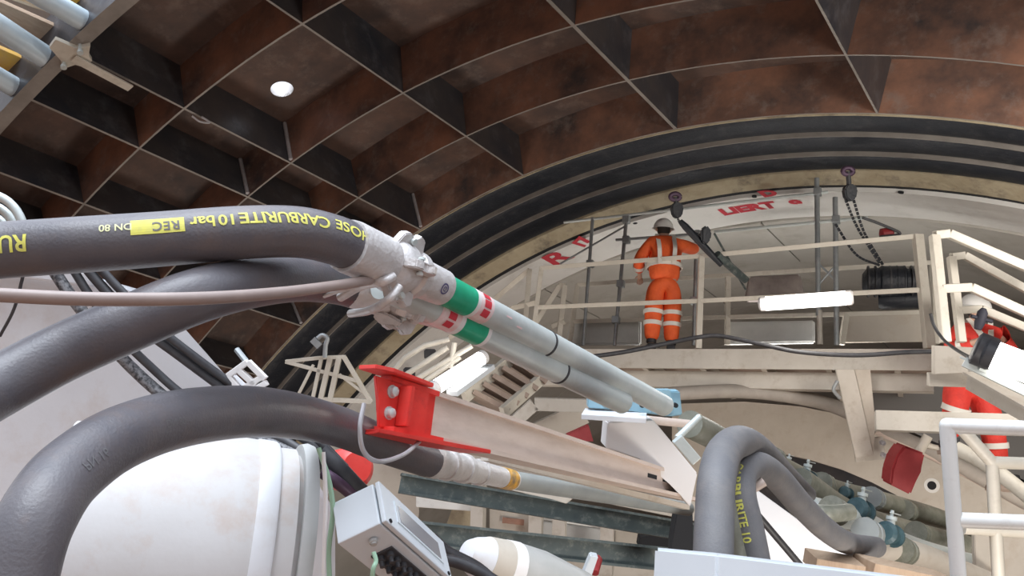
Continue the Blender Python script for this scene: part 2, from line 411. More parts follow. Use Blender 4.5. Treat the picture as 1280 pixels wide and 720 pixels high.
# ================================================================ open end at top left: deck of pale beams and boards
def beamP(px0, px1, y_out): pass
pA = on_cyl(85, 68, R)      # on the end flange
rA = pA.copy()
roofr = R+.25
def roof_pt(px, py): return on_cyl(px, py, roofr)
deckn = Vector((pA.x, 0, pA.z)).normalized()
flange = None
for i, (a, b, w) in enumerate((((-30, -52), (110, 29), .21), ((-40, 8), (70, 80), .23), ((-55, 66), (30, 116), .21))):
    p, q = on_plane(*a, pA+deckn*.12, deckn), on_plane(*b, pA+deckn*.12, deckn)
    bm = bmesh.new(); pipe(bm, p, q, w/2, 20)
    tag(obj('roof_tube', bm, 'bluelt', smooth=True), ['pale blue round roof tube topmost at the upper left corner', 'pale blue round roof tube, middle one of three by the corner', 'pale blue round roof tube, lowest of three at the left edge'][i], 'tube', 'pale blue roof tubes')
for i, (a, b, w, mm) in enumerate((((10, -22), (106, 12), .26, 'woody'), ((-30, 2), (70, 46), .28, 'wood'), ((-50, 52), (34, 88), .30, 'woody'))):
    p, q = on_plane(*a, pA+deckn*.45, deckn), on_plane(*b, pA+deckn*.45, deckn)
    t = thing('roof_board', ['yellow and white painted timber board above the topmost roof tube', 'brown timber board between the upper two roof tubes', 'yellow stained timber board between the lower two roof tubes'][i], 'board', p, 'timber roof boards')
    bm = bmesh.new(); bar(bm, p, q, w, .05, deckn, .004); obj('plank', bm, mm, t)
    d = (q-p).normalized(); s = d.cross(deckn)
    bm = bmesh.new(); bar(bm, q-d*.03-deckn*.03, q+d*.03-deckn*.03, w+.02, .09, deckn); bar(bm, p-s*w/2-deckn*.02, q-s*w/2-deckn*.02, .03, .07, deckn); obj('batten', bm, 'woodend', t)
p0 = pA+deckn*1.6
bm = bmesh.new(); prism(bm, [on_plane(x, y, p0, deckn) for x, y in ((-60, -60), (150, -60), (110, 20), (50, 130), (-60, 200))], deckn*.05)
struct('ceiling', bm, 'grey')
# clamp with strap on the end flange
c = on_cyl(92, 68, R-.02); d2 = (on_cyl(163, 106, R-.02)-c)
cl = thing('flange_clamp', 'pale greenish clamp with a long flat strap on the shell end flange', 'clamp', c)
bm = bmesh.new(); bar(bm, c-deckn*.05, c+d2-deckn*.05, .09, .02, deckn, .003); obj('strap', bm, 'rail', cl)
bm = bmesh.new()
e = d2.normalized(); s = e.cross(deckn)
prism(bm, [c+e*a+s*b-deckn*.03 for a, b in ((-.22, -.05), (-.05, -.12), (.02, -.22), (.07, -.08), (.16, -.06), (.16, .06), (.09, .1), (.03, .22), (-.04, .1), (-.24, .08))], deckn*.05, .004)
obj('clamp_plate', bm, 'rail', cl)
for a, b in ((-.02, -.13), (-.02, .13)):
    bm = bmesh.new(); profile(bm, c+e*a+s*b-deckn*.1, c+e*a+s*b, [(0, .03), (.03, .03), (.03, .018), (.12, .018)], 10); obj('bolt', bm, 'galv', cl, smooth=True)
c = on_cyl(240, 145, R-.015)
bm = bmesh.new(); sweep(bm, catmull([c, on_cyl(250, 152, R-.06), on_cyl(262, 153, R-.02), on_cyl(252, 146, R-.02)])[0], .012, 8)
tag(obj('wire_hook', bm, 'weld', smooth=True), 'small pale wire hook hanging at a rib crossing near the round hole', 'hook')

# ================================================================ FOREGROUND hoses
def hose(name, pix, r, m, label, parent=None, seg=28, n=10, cat='hose'):
    """pix: (x, y, depth)"""
    pts = [at(*p) for p in pix]
    bm = tube_bm(pts, r, seg, n)
    o = obj(name, bm, m, parent, smooth=True)
    if label: tag(o, label, cat)
    return o, catmull(pts, n)[0]
HR = .06
h1, path1 = hose('rubber_hose', [(-70, 320, 1.80), (0, 313, 1.86), (100, 306, 1.88), (200, 299, 1.92), (300, 291, 1.98), (370, 290, 2.06), (415, 299, 2.12), (444, 311, 2.17)], HR, 'rubber', 'black rubber hose with yellow lettering, uppermost across the left side')
h2, path2 = hose('rubber_hose', [(-60, 515, 1.62), (0, 482, 1.72), (80, 440, 1.80), (160, 405, 1.84), (240, 372, 1.90), (310, 354, 2.05), (370, 348, 2.25), (420, 353, 2.43), (451, 362, 2.53)], HR, 'rubber', 'black rubber hose under the lettered one, rising from the left edge to the lower coupling')
h3, path3 = hose('rubber_hose', [(10, 790, 1.40), (22, 720, 1.42), (45, 650, 1.46), (88, 590, 1.56), (160, 543, 1.72), (250, 519, 1.95), (340, 516, 2.25), (420, 532, 2.72), (480, 556, 3.0), (536, 576, 3.3)], .062, 'rubber', 'black rubber hose arching over the white drum at lower left')
# white scuff
def hose_map(path, bm, px0, scale, ang, r, flip=True, eps=.0012, mname='yellow', parent=None, name='lettering'):
    """wrap a flat mesh on a hose: text runs from pixel x = px0 towards the left, upside down like the print"""
    S = [0]
    for a, b in zip(path[:-1], path[1:]): S.append(S[-1]+(b-a).length)
    fr = frames(path); xs = [proj(p)[0] for p in path]
    s0 = None
    for i in range(len(xs)-1):
        if (xs[i]-px0)*(xs[i+1]-px0) <= 0:
            t = (px0-xs[i])/(xs[i+1]-xs[i]+1e-9); s0 = S[i]+t*(S[i+1]-S[i]); break
    for v in bm.verts:
        tx, ty = v.co.x*scale, v.co.y*scale
        s = s0-tx if flip else s0+tx
        s = min(max(s, 0), S[-1]-1e-6)
        i = max(k for k in range(len(S)-1) if S[k] <= s); t = (s-S[i])/(S[i+1]-S[i])
        C = path[i].lerp(path[i+1], t); T = (fr[i][0].lerp(fr[i+1][0], t)).normalized()
        V = (O-C); V = (V-T*V.dot(T)).normalized(); B = T.cross(V)
        if B.dot(UP) < 0 and abs(T.dot(RT)) > .5: B = -B
        a = math.radians(ang)-(ty/r if flip else -ty/r)
        v.co = C+(V*math.cos(a)+B*math.sin(a))*(r+eps)
    return obj(name, bm, mname, parent)
def subdiv(bm, n=2):
    bmesh.ops.subdivide_edges(bm, edges=bm.edges, cuts=n, use_grid_fill=True); return bm
def wtext(s, size=1, sp=1.0, bold=.02):
    bm = text_mesh(s, size, sp, min(bold, .02*size)); bmesh.ops.triangulate(bm, faces=bm.faces)
    w_ = max(v.co.x for v in bm.verts)
    for k in range(-2, 9): bmesh.ops.bisect_plane(bm, geom=bm.verts[:]+bm.edges[:]+bm.faces[:], plane_co=(0, size*k*.11, 0), plane_no=(0, 1, 0))
    for k in range(1, int(w_/size/.3)+1): bmesh.ops.bisect_plane(bm, geom=bm.verts[:]+bm.edges[:]+bm.faces[:], plane_co=(size*k*.3, 0, 0), plane_no=(1, 0, 0))
    return bm
hose_map(path1, wtext('RUBBER', 1.0, .95, .05), 51, .050, 28, HR, parent=h1)
hose_map(path1, wtext('HOSE', 1.0, 1.0, .04), 441, .036, 50, HR, parent=h1)
hose_map(path1, wtext('CARBURITE', 1.0, .96, .045), 397, .039, 45, HR, parent=h1)
hose_map(path1, wtext('10', 1.0, 1.0, .045), 293, .036, 42, HR, parent=h1)
hose_map(path1, wtext('bar', 1.0, 1.0, .045), 269, .037, 42, HR, parent=h1)
bm = bmesh.new(); bmesh.ops.create_grid(bm, x_segments=20, y_segments=6, size=.5)
for v in bm.verts: v.co = Vector((v.co.x*2.9+1.45, v.co.y*.95+.40, 0))
hose_map(path1, bm, 233, .036, 42, HR, parent=h1, name='logo_block')
hose_map(path1, wtext('REC', .8, 1.1, .02), 228, .036, 36, HR, eps=.002, mname='rubberg', parent=h1)
hose_map(path1, wtext('DN 80', .62, 1.0, .03), 171, .036, 38, HR, parent=h1, mname='yellowpale')
bm = bmesh.new(); bmesh.ops.create_circle(bm, cap_ends=True, radius=.5, segments=20); 
for v in bm.verts: v.co = Vector((v.co.x*.95, v.co.y*.4, 0))
hose_map(path2, bm, 395, .05, 30, HR, eps=.001, mname='dark', parent=h2, name='rubber_plug')
for i, (px, t, sz, an) in enumerate(((75, 'PN 16', .026, 5), (175, 'DN 80 ', .022, 0), (290, 'CARBURITE', .02, 30))):
    hose_map(path3, wtext(t, 1.0, 1.0, 0), px, sz, an, .062, flip=False, eps=.0008, mname='rubberg', parent=h3, name='faded_lettering')
hose('thin_hose', [(-60, 366, 1.50), (0, 369, 1.52), (120, 374, 1.56), (250, 373, 1.66), (350, 366, 1.85), (420, 357, 2.05), (462, 350, 2.2)], .0125, mat('pinkish_hose', (.27, .21, .19), .4, 0, (.34, .27, .245), .5, 9), 'thin pinkish grey hose crossing in front of the black hoses')
# reel of hose at left edge
bm = bmesh.new()
for k in range(3):
    c = at(-14, 300, 2.15+k*.03); rr = .088-.02*k
    sweep(bm, [c+(RT*math.cos(a)*rr*1.0+UP*math.sin(a)*rr*1.25) for a in [PI*1.1*j/24-.3 for j in range(25)]], .011, 10)
tag(obj('hose_coil', bm, 'galv', smooth=True), 'pale grey coil curving up at the left edge behind the lettered hose', 'hose')

# ================================================================ couplings and galvanised pipes
PR = .0445
a1, b1 = at(573, 371, 2.6), at(830, 507, 3.75)
d1 = (b1-a1).normalized(); s1 = a1-d1*.42
g1 = thing('galvanised_pipe', 'long galvanised pipe, upper of the pair, with green and red tape bands', 'pipe', s1)
bm = bmesh.new(); profile(bm, s1, b1, [(0, PR), ((b1-s1).length, PR)], 32)
obj('pipe_body', bm, 'galv', g1, smooth=True)
a2, b2 = at(594, 412, 2.74), at(778, 503, 3.45)
d2_ = (b2-a2).normalized(); s2 = a2-d2_*.42
g2 = thing('galvanised_pipe', 'long galvanised pipe, lower of the pair, with a green tape band', 'pipe', s2)
bm = bmesh.new(); profile(bm, s2, b2, [(0, PR), ((b2-s2).length, PR)], 32)
obj('pipe_body', bm, 'galv', g2, smooth=True)
def band(parent, a, d, px0, px1, r, m, name='tape_band'):
    def t_at(px):
        lo, hi = -1., 3.
        for _ in range(50):
            mid = (lo+hi)/2
            if proj(a+d*mid)[0] < px: lo = mid
            else: hi = mid
        return lo
    t0, t1 = t_at(px0), t_at(px1)
    bm = bmesh.new(); profile(bm, a+d*t0, a+d*(t1), [(0, r), (t1-t0, r)], 32)
    return obj(name, bm, m, parent, smooth=True)
band(g1, a1, d1, 552, 583, PR+.0012, 'green')
band(g1, a1, d1, 548, 552, PR+.0014, 'whitet')
band(g1, a1, d1, 583, 587, PR+.0014, 'whitet')
band(g1, a1, d1, 587, 603, PR+.0012, mat('pink_white_tape', (.8, .5, .5), .5, 0, (.85, .75, .73), .5, 30))
band(g2, a2, d2_, 569, 597, PR+.0012, 'green')
band(g2, a2, d2_, 564, 569, PR+.0014, 'whitet')
band(g2, a2, d2_, 597, 601, PR+.0014, 'whitet')
band(g2, a2, d2_, 540, 564, PR+.0010, bpy.data.materials['pink_white_tape'])
def patch(parent, a, d, px, wdt, ang0, ang1, r, m, name='tape_mark'):
    lo, hi = -1., 3.
    for _ in range(50):
        mid = (lo+hi)/2
        if proj(a+d*mid)[0] < px: lo = mid
        else: hi = mid
    C = a+d*lo; V = (O-C); V = (V-d*V.dot(d)).normalized(); B = d.cross(V)
    if B.dot(UP) < 0: B = -B
    bm = bmesh.new(); g = []
    for j in range(9):
        q = math.radians(ang0+(ang1-ang0)*j/8); o_ = (V*math.cos(q)+B*math.sin(q))*r
        g.append([bm.verts.new(C-d*wdt/2+o_), bm.verts.new(C+d*wdt/2+o_)])
    for p, q in zip(g[:-1], g[1:]): bm.faces.new((p[0], p[1], q[1], q[0]))
    return obj(name, bm, m, parent)
for aa, bb in ((50, 74), (14, 44), (-24, 6)): patch(g1, a1, d1, 595, .034, aa, bb, PR+.0026, 'redt')
for aa, bb in ((-5, 22), (-42, -14)): patch(g2, a2, d2_, 553, .034, aa, bb, PR+.0026, 'redt')
for px, aa in ((622, 20), (636, 2)): patch(g1, a1, d1, px, .03, aa, aa+7, PR+.001, bpy.data.materials['pink_white_tape'], 'worn_mark')
# cable tie
for gg, A, D, px in ((g1, a1, d1, 681), (g2, a2, d2_, 697)):
    band(gg, A, D, px, px+2.0, PR+.002, 'cable', 'wire_tie')

def coupling(label, hs, ps, rh, rp, lever):
    """hose end -> pipe start"""
    d = (ps-hs).normalized(); L = (ps-hs).length
    t = thing('hose_coupling', label, 'coupling', hs)
    k = L
    bm = bmesh.new(); profile(bm, hs, ps, [(-.03, rh*1.02), (-.03, rh*1.09), (-.012, rh*1.12), (k*.30, rh*1.10), (k*.30, rh*.98), (k*.36, rh*.9)], 32); obj('ferrule', bm, 'alu', t, smooth=True)
    bm = bmesh.new(); profile(bm, hs, ps, [(k*.30, rh*.9), (k*.36, rh*1.16), (k*.42, rh*1.2), (k*.50, rh*1.18), (k*.52, rh*.95), (k*.58, rh*.93), (k*.60, rh*1.08), (k*.66, rh*1.1), (k*.70, rh*.92)], 32); obj('clamp_collar', bm, 'alu', t, smooth=True)
    bm = bmesh.new(); profile(bm, hs, ps, [(k*.68, rh*.86), (k*.74, rh*.9), (k*1.0, rh*.86), (k*1.02, rp)], 32); obj('sleeve', bm, 'alu', t, smooth=True)
    V = (O-hs); V = (V-d*V.dot(d)).normalized(); B = d.cross(V)
    if B.dot(UP) < 0: B = -B
    for an in lever:
        q = math.radians(an); n = V*math.cos(q)+B*math.sin(q); c = hs+d*k*.44+n*rh*1.15; s = d.cross(n)
        bm = bmesh.new(); prism(bm, [c+d*x+n*y-s*.012 for x, y in ((-.05, -.01), (-.035, .022), (-.01, .03), (.0, .018), (.02, .018), (.03, .034), (.055, .026), (.07, -.012))], s*.024, .003); obj('lug', bm, 'alu', t, smooth=True)
        bm = bmesh.new(); profile(bm, c+n*.012-s*.024, c+s, [(0, .009), (.006, .010), (.006, .006), (.042, .006), (.042, .010), (.048, .009)], 12); obj('pin', bm, 'galv', t, smooth=True)
    return t, d, V, B
c1, dd, VV, BB = coupling('pale cast metal coupling joining the lettered hose to the upper pipe', at(443, 311, 2.17), at(551, 359, 2.50), HR, PR, (88, 20, -60))
# round print on the sleeve
lo, hi = 0., 1.
for _ in range(40):
    mid = (lo+hi)/2
    if proj(at(443, 311, 2.17)+dd*mid)[0] < 538: lo = mid
    else: hi = mid
C = at(443, 311, 2.17)+dd*lo; d1c = dd; V = (O-C); V = (V-dd*V.dot(dd)).normalized(); B = dd.cross(V)
bm = bmesh.new()
def mp2(bm, r, ang, s0):
    for v in bm.verts:
        a = math.radians(ang)+v.co.y/r; v.co = C+dd*(s0+v.co.x)+(V*math.cos(a)+B*math.sin(a))*(r)
for rr0, rr1 in ((.012, .0165),):
    vo = [[bm.verts.new((math.cos(t)*r_, math.sin(t)*r_, 0)) for t in [2*PI*k/24 for k in range(24)]] for r_ in (rr0, rr1)]
    for k in range(24): bm.faces.new((vo[0][k], vo[0][(k+1) % 24], vo[1][(k+1) % 24], vo[1][k]))
tb = text_mesh('G', .02, 1, .0005)
for v in tb.verts: v.co += Vector((-.0075, -.007, 0))
mp2(bm, HR*.915, 0, 0); mp2(tb, HR*.915, 0, 0)
obj('round_print', bm, 'navy', c1); obj('round_print_letter', tb, 'navy', c1)
c2, _, _, _ = coupling('pale cast metal coupling joining the plain hose to the lower pipe', at(450, 360, 2.50), at(556, 393, 2.66), HR*.92, PR, (-75, -20, 60))
# curved levers
for pts, r_, lb in (([(425, 372, 2.3), (452, 357, 2.25), (478, 352, 2.2), (492, 345, 2.22)], .012, 'lever'), ([(438, 392, 2.35), (462, 388, 2.27), (485, 375, 2.22), (500, 358, 2.24)], .011, 'lever'), ([(405, 370, 2.3), (430, 362, 2.27), (460, 358, 2.25)], .006, 'lever')):
    bm = tube_bm([at(*p) for p in pts], r_, 12, 8); obj(lb, bm, 'alu', c2, smooth=True)
bm = bmesh.new(); prism(bm, poly_at([(468, 386), (486, 392), (503, 402), (497, 410), (486, 402), (480, 408), (470, 402), (465, 394)], 2.5), FW*.05, .006); obj('latch_plate', bm, 'alu', c2)
# third coupling (lower hose) and ribbed steel hose beyond
t = thing('hose_coupling', 'grey banded coupling on the lowest black hose under the red beam end', 'coupling', at(538, 568, 3.4))
p, q = at(530, 574, 3.27), at(640, 600, 4.1)
bm = bmesh.new(); L = (q-p).length
profile(bm, p, q, [(0, .062), (.02, .064), (.10, .064), (.11, .056), (.18, .056), (.18, .063), (.21, .063), (.21, .053), (.34, .053), (.34, .060), (.38, .060), (.38, .050), (.52, .050), (.52, .056), (.55, .056), (.55, .046), (L, .046)], 28); obj('coupling_body', bm, 'alu', t, smooth=True)
bm = bmesh.new(); profile(bm, p, q, [(L-.14, .048), (L-.02, .048)], 28); obj('hazard_tape', bm, mat('amber_tape', (.75, .4, .05), .5, 0, (.2, .15, .1), .6, 30), t, smooth=True)
bm = bmesh.new(); pipe(bm, q, at(860, 636, 5.6), .043, 24); tag(obj('steel_pipe', bm, 'dullgrey', smooth=True), 'grey steel pipe running below the beige beam', 'pipe')

# ================================================================ I-beam with red end
bp0, bp1 = at(478, 504, 2.85), at(864, 612, 4.75)
bd = (bp1-bp0).normalized(); bs = bd.cross(Vector((0, 0, 1))).normalized(); bu = bs.cross(bd).normalized()
# roll the beam a little so that the web faces the camera
V = (O-bp0); V = (V-bd*V.dot(bd)).normalized()
if bs.dot(V) < 0: bs = -bs
H, FWD, TW = .165, .13, .012
H1b = .105
ib = thing('steel_i_beam', 'beige steel beam with a red painted end, slanting across the centre', 'beam', bp0)
L = (bp1-bp0).length
def hh(x): return (H+(H1b-H)*x/L)/2
def isec(a, b, m, name, ext=0):
    bm = bmesh.new(); A, Bq = bp0+bd*a, bp0+bd*b; e = ext; wv = bs*(TW/2+e)
    prism(bm, [A-bu*hh(a)-wv, Bq-bu*hh(b)-wv, Bq+bu*hh(b)-wv, A+bu*hh(a)-wv], wv*2)
    bar(bm, A+bu*hh(a), Bq+bu*hh(b), FWD*.35+2*e, .016+2*e, bu)
    bar(bm, A-bu*hh(a), Bq-bu*hh(b), FWD+2*e, .016+2*e, bu)
    return obj(name, bm, m, ib)
isec(.25, L, 'beam', 'beam_body')
isec(.0, .25, 'red', 'painted_end', .0005)
bm = bmesh.new()
prism(bm, [bp0+bd*x+bs*y-bu*(H/2+.012-.045*max(x, 0)) for x, y in ((-.06, .02), (-.09, .09), (.0, .11), (.30, .08), (.52, .07), (.52, -.07), (-.04, -.07))], -bu*.014, .002)
obj('base_plate', bm, 'red', ib)
bm = bmesh.new(); prism(bm, [bp0+bd*x+bu*y+bs*.008 for x, y in ((-.07, .075), (.20, .075), (.20, -.07), (-.02, -.08), (-.04, .0))], bs*.014, .003); obj('gusset_plate', bm, 'red', ib)
bm = bmesh.new(); prism(bm, [bp0+bd*x+bu*(H/2+.01)+bs*y for x, y in ((-.09, -.04), (-.09, .035), (-.03, .06), (.20, .035), (.20, -.04))], bu*.014, .002); obj('top_plate', bm, 'red', ib)
bm = bmesh.new(); prism(bm, [bp0+bd*x+bs*(.024)+bu*y for x, y in ((.045, -.065), (.045, .065), (.065, .065), (.065, -.065))], bs*.05, .002); obj('stiffener', bm, 'red', ib)
for z in (.04, -.03):
    bm = bmesh.new(); c = bp0+bd*(.012)+bu*z+bs*.022; profile(bm, c, c+bs, [(0, .022), (.004, .022), (.004, .016), (.018, .016), (.022, .010)], 6 if False else 12); obj('bolt', bm, 'galv', ib, smooth=True)
for x in (.80, .87):
    bm = bmesh.new(); c = bp0+bd*(L*x)+bu*.01+bs*(TW/2); box(bm, c, bd*.05, bs*.002, bu*.010); obj('slot', bm, 'dark', ib)
bm = bmesh.new()
tube_bm([at(455, 505, 2.5), at(450, 535, 2.45), at(455, 565, 2.45), at(475, 577, 2.5), at(505, 568, 2.7), at(524, 552, 2.9)], .007, 10, 8, bm)
tag(obj('wire_loop', bm, 'weld', smooth=True), 'thin grey wire loop hanging round the red beam end', 'wire')
# lower channel under the beam, cream
bm = bmesh.new(); bar(bm, at(606, 572, 3.5), at(858, 634, 4.75), .04, .025, bu); tag(obj('cable_channel', bm, 'cream'), 'narrow cream channel fixed along the underside of the beige beam', 'channel')
bm = bmesh.new()
prism(bm, poly_at([(560, 580), (700, 612), (716, 604), (730, 612), (708, 630), (690, 624), (560, 596)], 5.2), FW*.12, .004)
tag(obj('bracket', bm, 'cream'), 'cream folded bracket below the middle of the beige beam', 'bracket')

# white bent post and blue clamp under the pipe ends
wp = thing('support_post', 'white box-section support post with a flat head plate under the pipe ends', 'post', at(810, 560, 4.4))
bm = bmesh.new(); prism(bm, poly_at([(760, 528), (816, 524), (872, 592), (863, 634), (838, 604), (800, 572), (757, 560)], 4.45), FW*.16-RT*.01, .006); obj('post_body', bm, 'whitet', wp)
bm = bmesh.new(); p, q = at(729, 517, 4.35), at(808, 522, 4.3); bar(bm, p, q, .22, .025, UP, .003); obj('head_plate', bm, 'white', wp)
bc = thing('pipe_clamp', 'pale blue pipe clamp holding the lower ends of the two galvanised pipes', 'clamp', at(790, 505, 4.2))
bm = bmesh.new(); prism(bm, poly_at([(735, 492), (760, 489), (850, 489), (853, 519), (838, 521), (790, 514), (735, 510)], 4.38), FW*.1, .006); obj('clamp_body', bm, 'blue', bc)
bm = bmesh.new(); prism(bm, poly_at([(810, 487), (838, 487), (843, 516), (834, 521), (815, 517)], 4.28), FW*.05, .004); obj('clamp_jaw', bm, 'blue', bc)
bm = bmesh.new(); prism(bm, poly_at([(752, 488), (764, 488), (772, 508), (756, 512)], 4.0), FW*.2, .004); obj('clamp_jaw', bm, 'blue', bc)
for px in (803, 845):
    bm = bmesh.new(); p = at(px, 507, 4.27); profile(bm, p, p+FW, [(0, .012), (.03, .012)], 8); obj('bolt', bm, 'dark', bc)
bm = bmesh.new(); pipe(bm, at(846, 548, 4.2), at(874, 521, 4.3), .016, 12)
tag(obj('steel_rod', bm, 'galv', smooth=True), 'short grey steel rod sticking up beside the white post', 'rod')
bm = bmesh.new(); pipe(bm, at(800, 524, 4.6), at(862, 530, 4.7), .022, 12)
tag(obj('copper_pipe', bm, 'beam', smooth=True), 'short pinkish pipe lying behind the pale blue clamp', 'pipe')
bm = bmesh.new(); bar(bm, at(846, 548, 4.0), at(870, 576, 4.0), .05, .05, UP, .004)
tag(obj('bracket', bm, 'galv'), 'small dark bracket between white post and the thick grey hose', 'bracket')

# ================================================================ hoses at lower right
h4, path4 = hose('rubber_hose', [(890, 790, 2.55), (891, 720, 2.6), (893, 650, 2.7), (896, 600, 2.8), (905, 566, 3.0), (925, 552, 3.3), (950, 562, 3.7), (980, 590, 4.3), (1010, 618, 5.0)], [.060]*6+[.055, .05, .045], 'rubberg', 'thick grey rubber hose standing upright at lower right, bending away at its top')
h5, path5 = hose('rubber_hose', [(952, 790, 3.0), (946, 720, 3.05), (935, 660, 3.1), (926, 620, 3.15), (928, 592, 3.25), (946, 582, 3.4), (970, 596, 3.6), (1000, 630, 3.85), (1030, 660, 4.1), (1060, 679, 4.4), (1095, 684, 4.8)], .055, 'rubberg', 'dark grey rubber hose looping over behind the thick upright one')
h6, path6 = hose('rubber_hose', [(940, 760, 2.95), (924, 700, 3.0), (913, 650, 3.02), (908, 610, 3.06), (916, 585, 3.2), (935, 578, 3.45)], .028, 'olive', 'slim olive hose with yellow lettering between the two grey ones')
bm = wtext('RUBBER HOSE', 1, 1, .02)
for v in bm.verts: v.co.y -= .35
hose_map(path5, bm, 0, 1, 0, 1, parent=None) if False else bm.free()
S = None
def vtext(s, path, py_top, size, ang, r, parent):
    """lettering running down a vertical hose"""
    Sx = [0]
    for a, b in zip(path[:-1], path[1:]): Sx.append(Sx[-1]+(b-a).length)
    fr = frames(path); s0 = 0
    for i in range(len(path)-1):
        y0, y1 = proj(path[i])[1], proj(path[i+1])[1]
        if y0 >= py_top >= y1: s0 = Sx[i]; break
    bm = wtext(s, size, 1, .02*size)
    for v in bm.verts:
        q = min(max(s0-v.co.x, 0), Sx[-1]-1e-6); i = max(k for k in range(len(Sx)-1) if Sx[k] <= q); t = (q-Sx[i])/(Sx[i+1]-Sx[i])
        C = path[i].lerp(path[i+1], t); T = fr[i][0]; V = O-C; V = (V-T*V.dot(T)).normalized(); B = T.cross(V)
        if B.dot(RT) < 0: B = -B
        a = math.radians(ang)+(v.co.y)/r
        v.co = C+(V*math.cos(a)+B*math.sin(a))*(r+.0012)
    return obj('lettering', bm, 'yellow', parent)
vtext('CARBURITE 10', path5, 594, .040, -26, .055, h5)
bm = bmesh.new(); pipe(bm, at(942, 610, 3.3), at(955, 602, 3.3), .018, 12); tag(obj('hose_stub', bm, 'beam', smooth=True), 'short pinkish stub on the looping dark grey hose', 'fitting')
# pipes with teal valves
pipes = [([(862, 530, 4.8), (905, 553, 5.2), (960, 590, 5.9), (1020, 660, 6.5)], .075, 'olive', 'olive pipe descending directly behind the thick grey hose'),
 ([(930, 556, 6.0), (990, 592, 6.6), (1040, 612, 7.0), (1120, 632, 7.6), (1190, 655, 8.2), (1240, 690, 8.8)], .085, 'olive', 'olive grey pipe topmost in the bundle leaving the dark opening'),
 ([(1000, 600, 6.2), (1060, 640, 6.6), (1120, 660, 7.2), (1240, 690, 8.2)], .09, 'olive', 'olive grey pipe second from top in the bundle'),
 ([(1010, 636, 5.6), (1080, 655, 6.2), (1140, 685, 6.6), (1240, 712, 7.4)], .085, 'galv', 'silver grey pipe below the olive pipes in the bundle'),
 ([(1040, 676, 5.2), (1100, 684, 5.6), (1150, 694, 5.9), (1240, 730, 6.6)], .08, 'bulk', 'dusty beige pipe lowest in the bundle')]
for pts, r_, m_, lb in pipes: hose('pipe', pts, r_, m_, lb, seg=18, cat='pipe')
bm = tube_bm([at(1004, 640, 5.2), at(1040, 642, 5.2), at(1062, 640, 5.3)], .05, 14, 6); tag(obj('pipe_elbow', bm, 'olive', smooth=True), 'short capped olive pipe end left of the teal valves', 'pipe')
def valve(px, py, d, lb, s=1.0, dirv=(1, .45)):
    c = at(px, py, d); ax = (at(px+30*dirv[0], py+30*dirv[1], d*1.06)-c).normalized(); v = thing('valve', lb, 'valve', c)
    bm = bmesh.new(); profile(bm, c-ax*.16*s, c+ax, [(0, .09*s), (.03*s, .13*s), (.06*s, .13*s), (.06*s, .09*s), (.26*s, .09*s), (.26*s, .13*s), (.3*s, .13*s), (.33*s, .09*s)], 18); obj('valve_body', bm, 'teal', v)
    n = (UP-ax*UP.dot(ax)).normalized()
    bm = bmesh.new(); profile(bm, c, c+n, [(.05*s, .045*s), (.16*s, .045*s), (.16*s, .06*s), (.2*s, .06*s), (.2*s, .02*s), (.27*s, .02*s)], 12); obj('bonnet', bm, 'galv', v, smooth=True)
    bm = bmesh.new(); bar(bm, c+n*.24*s-ax*.04*s, c+n*.26*s+ax*.26*s, .03*s, .012*s, n, .002); obj('handle', bm, 'galv', v)
for i, (px, py, d, s) in enumerate(((1008, 598, 6.3, .5), (1076, 638, 6.1, .6), (1112, 668, 5.5, .55), (985, 583, 6.6, .35), (1058, 616, 6.8, .35))):
    valve(px, py, d, ['teal valve highest in the pipe bundle', 'teal valve in the middle of the pipe bundle', 'teal valve at the lower end above the white cabinet top', 'small valve just below the edge of the dark opening', 'small valve on the uppermost olive pipe'][i], s)

for i, (px, py, d, m_) in enumerate(((968, 575, 6.2, 'olive'), (1032, 607, 6.8, 'olive'), (1046, 640, 5.5, 'olive'), (1094, 624, 7.2, 'dullgrey'), (1088, 668, 5.3, 'dullgrey'), (1135, 640, 7.6, 'olive'), (1132, 690, 5.7, 'olive'), (1150, 668, 6.9, 'olive'))):
    c = at(px, py, d); ax = (at(px+30, py+15, d*1.06)-c).normalized(); r_ = .088 if d > 6 else .085
    bm = bmesh.new(); profile(bm, c-ax*.1, c+ax, [(0, r_), (.03, r_), (.032, r_*.92), (.07, r_*.92), (.072, r_), (.11, r_)], 16)
    tag(obj('pipe_flange', bm, m_), ['olive flange at the head of the pipe bundle', 'olive flange on the topmost pipe left of the valves', 'olive flange beside the capped olive pipe end', 'grey flange on the topmost pipe below the plate edge', 'grey flange left of the lowest teal valve', 'olive flange on the topmost pipe near the plate edge', 'olive flange right of the lowest teal valve', 'olive flange near the right end of the pipe bundle'][i], 'flange')

# angled white frame behind the looping hose, boards and white cabinet
bm = bmesh.new(); prism(bm, poly_at([(925, 570), (945, 612), (1075, 706), (1075, 760), (900, 760), (905, 620)], 5.0), FW*.1)
tag(obj('angled_plate', bm, 'white'), 'white slanting steel plate behind the two upright hoses', 'plate')
bm = bmesh.new(); pipe(bm, at(944, 640, 4.0), at(1000, 706, 4.2), .016, 10); tag(obj('cable', bm, 'cable', smooth=True), 'black straight cable in front of the white slanting plate', 'cable')
for i, (a, b) in enumerate((((1012, 700), (1072, 710)), ((1078, 706), (1180, 727)))):
    bm = bmesh.new(); p, q = at(*a, 4.3), at(*b, 4.3+.1*i); bar(bm, p, q, .18, .07, UP, .004)
    tag(obj('timber_plank', bm, 'wood'), ['short brown timber plank behind the white cabinet, left piece', 'brown timber plank behind the white cabinet, right piece'][i], 'plank')
C, V3 = solve_corner((896, 691), (893, 760), (1150, 722), (905, 689), 2.0)
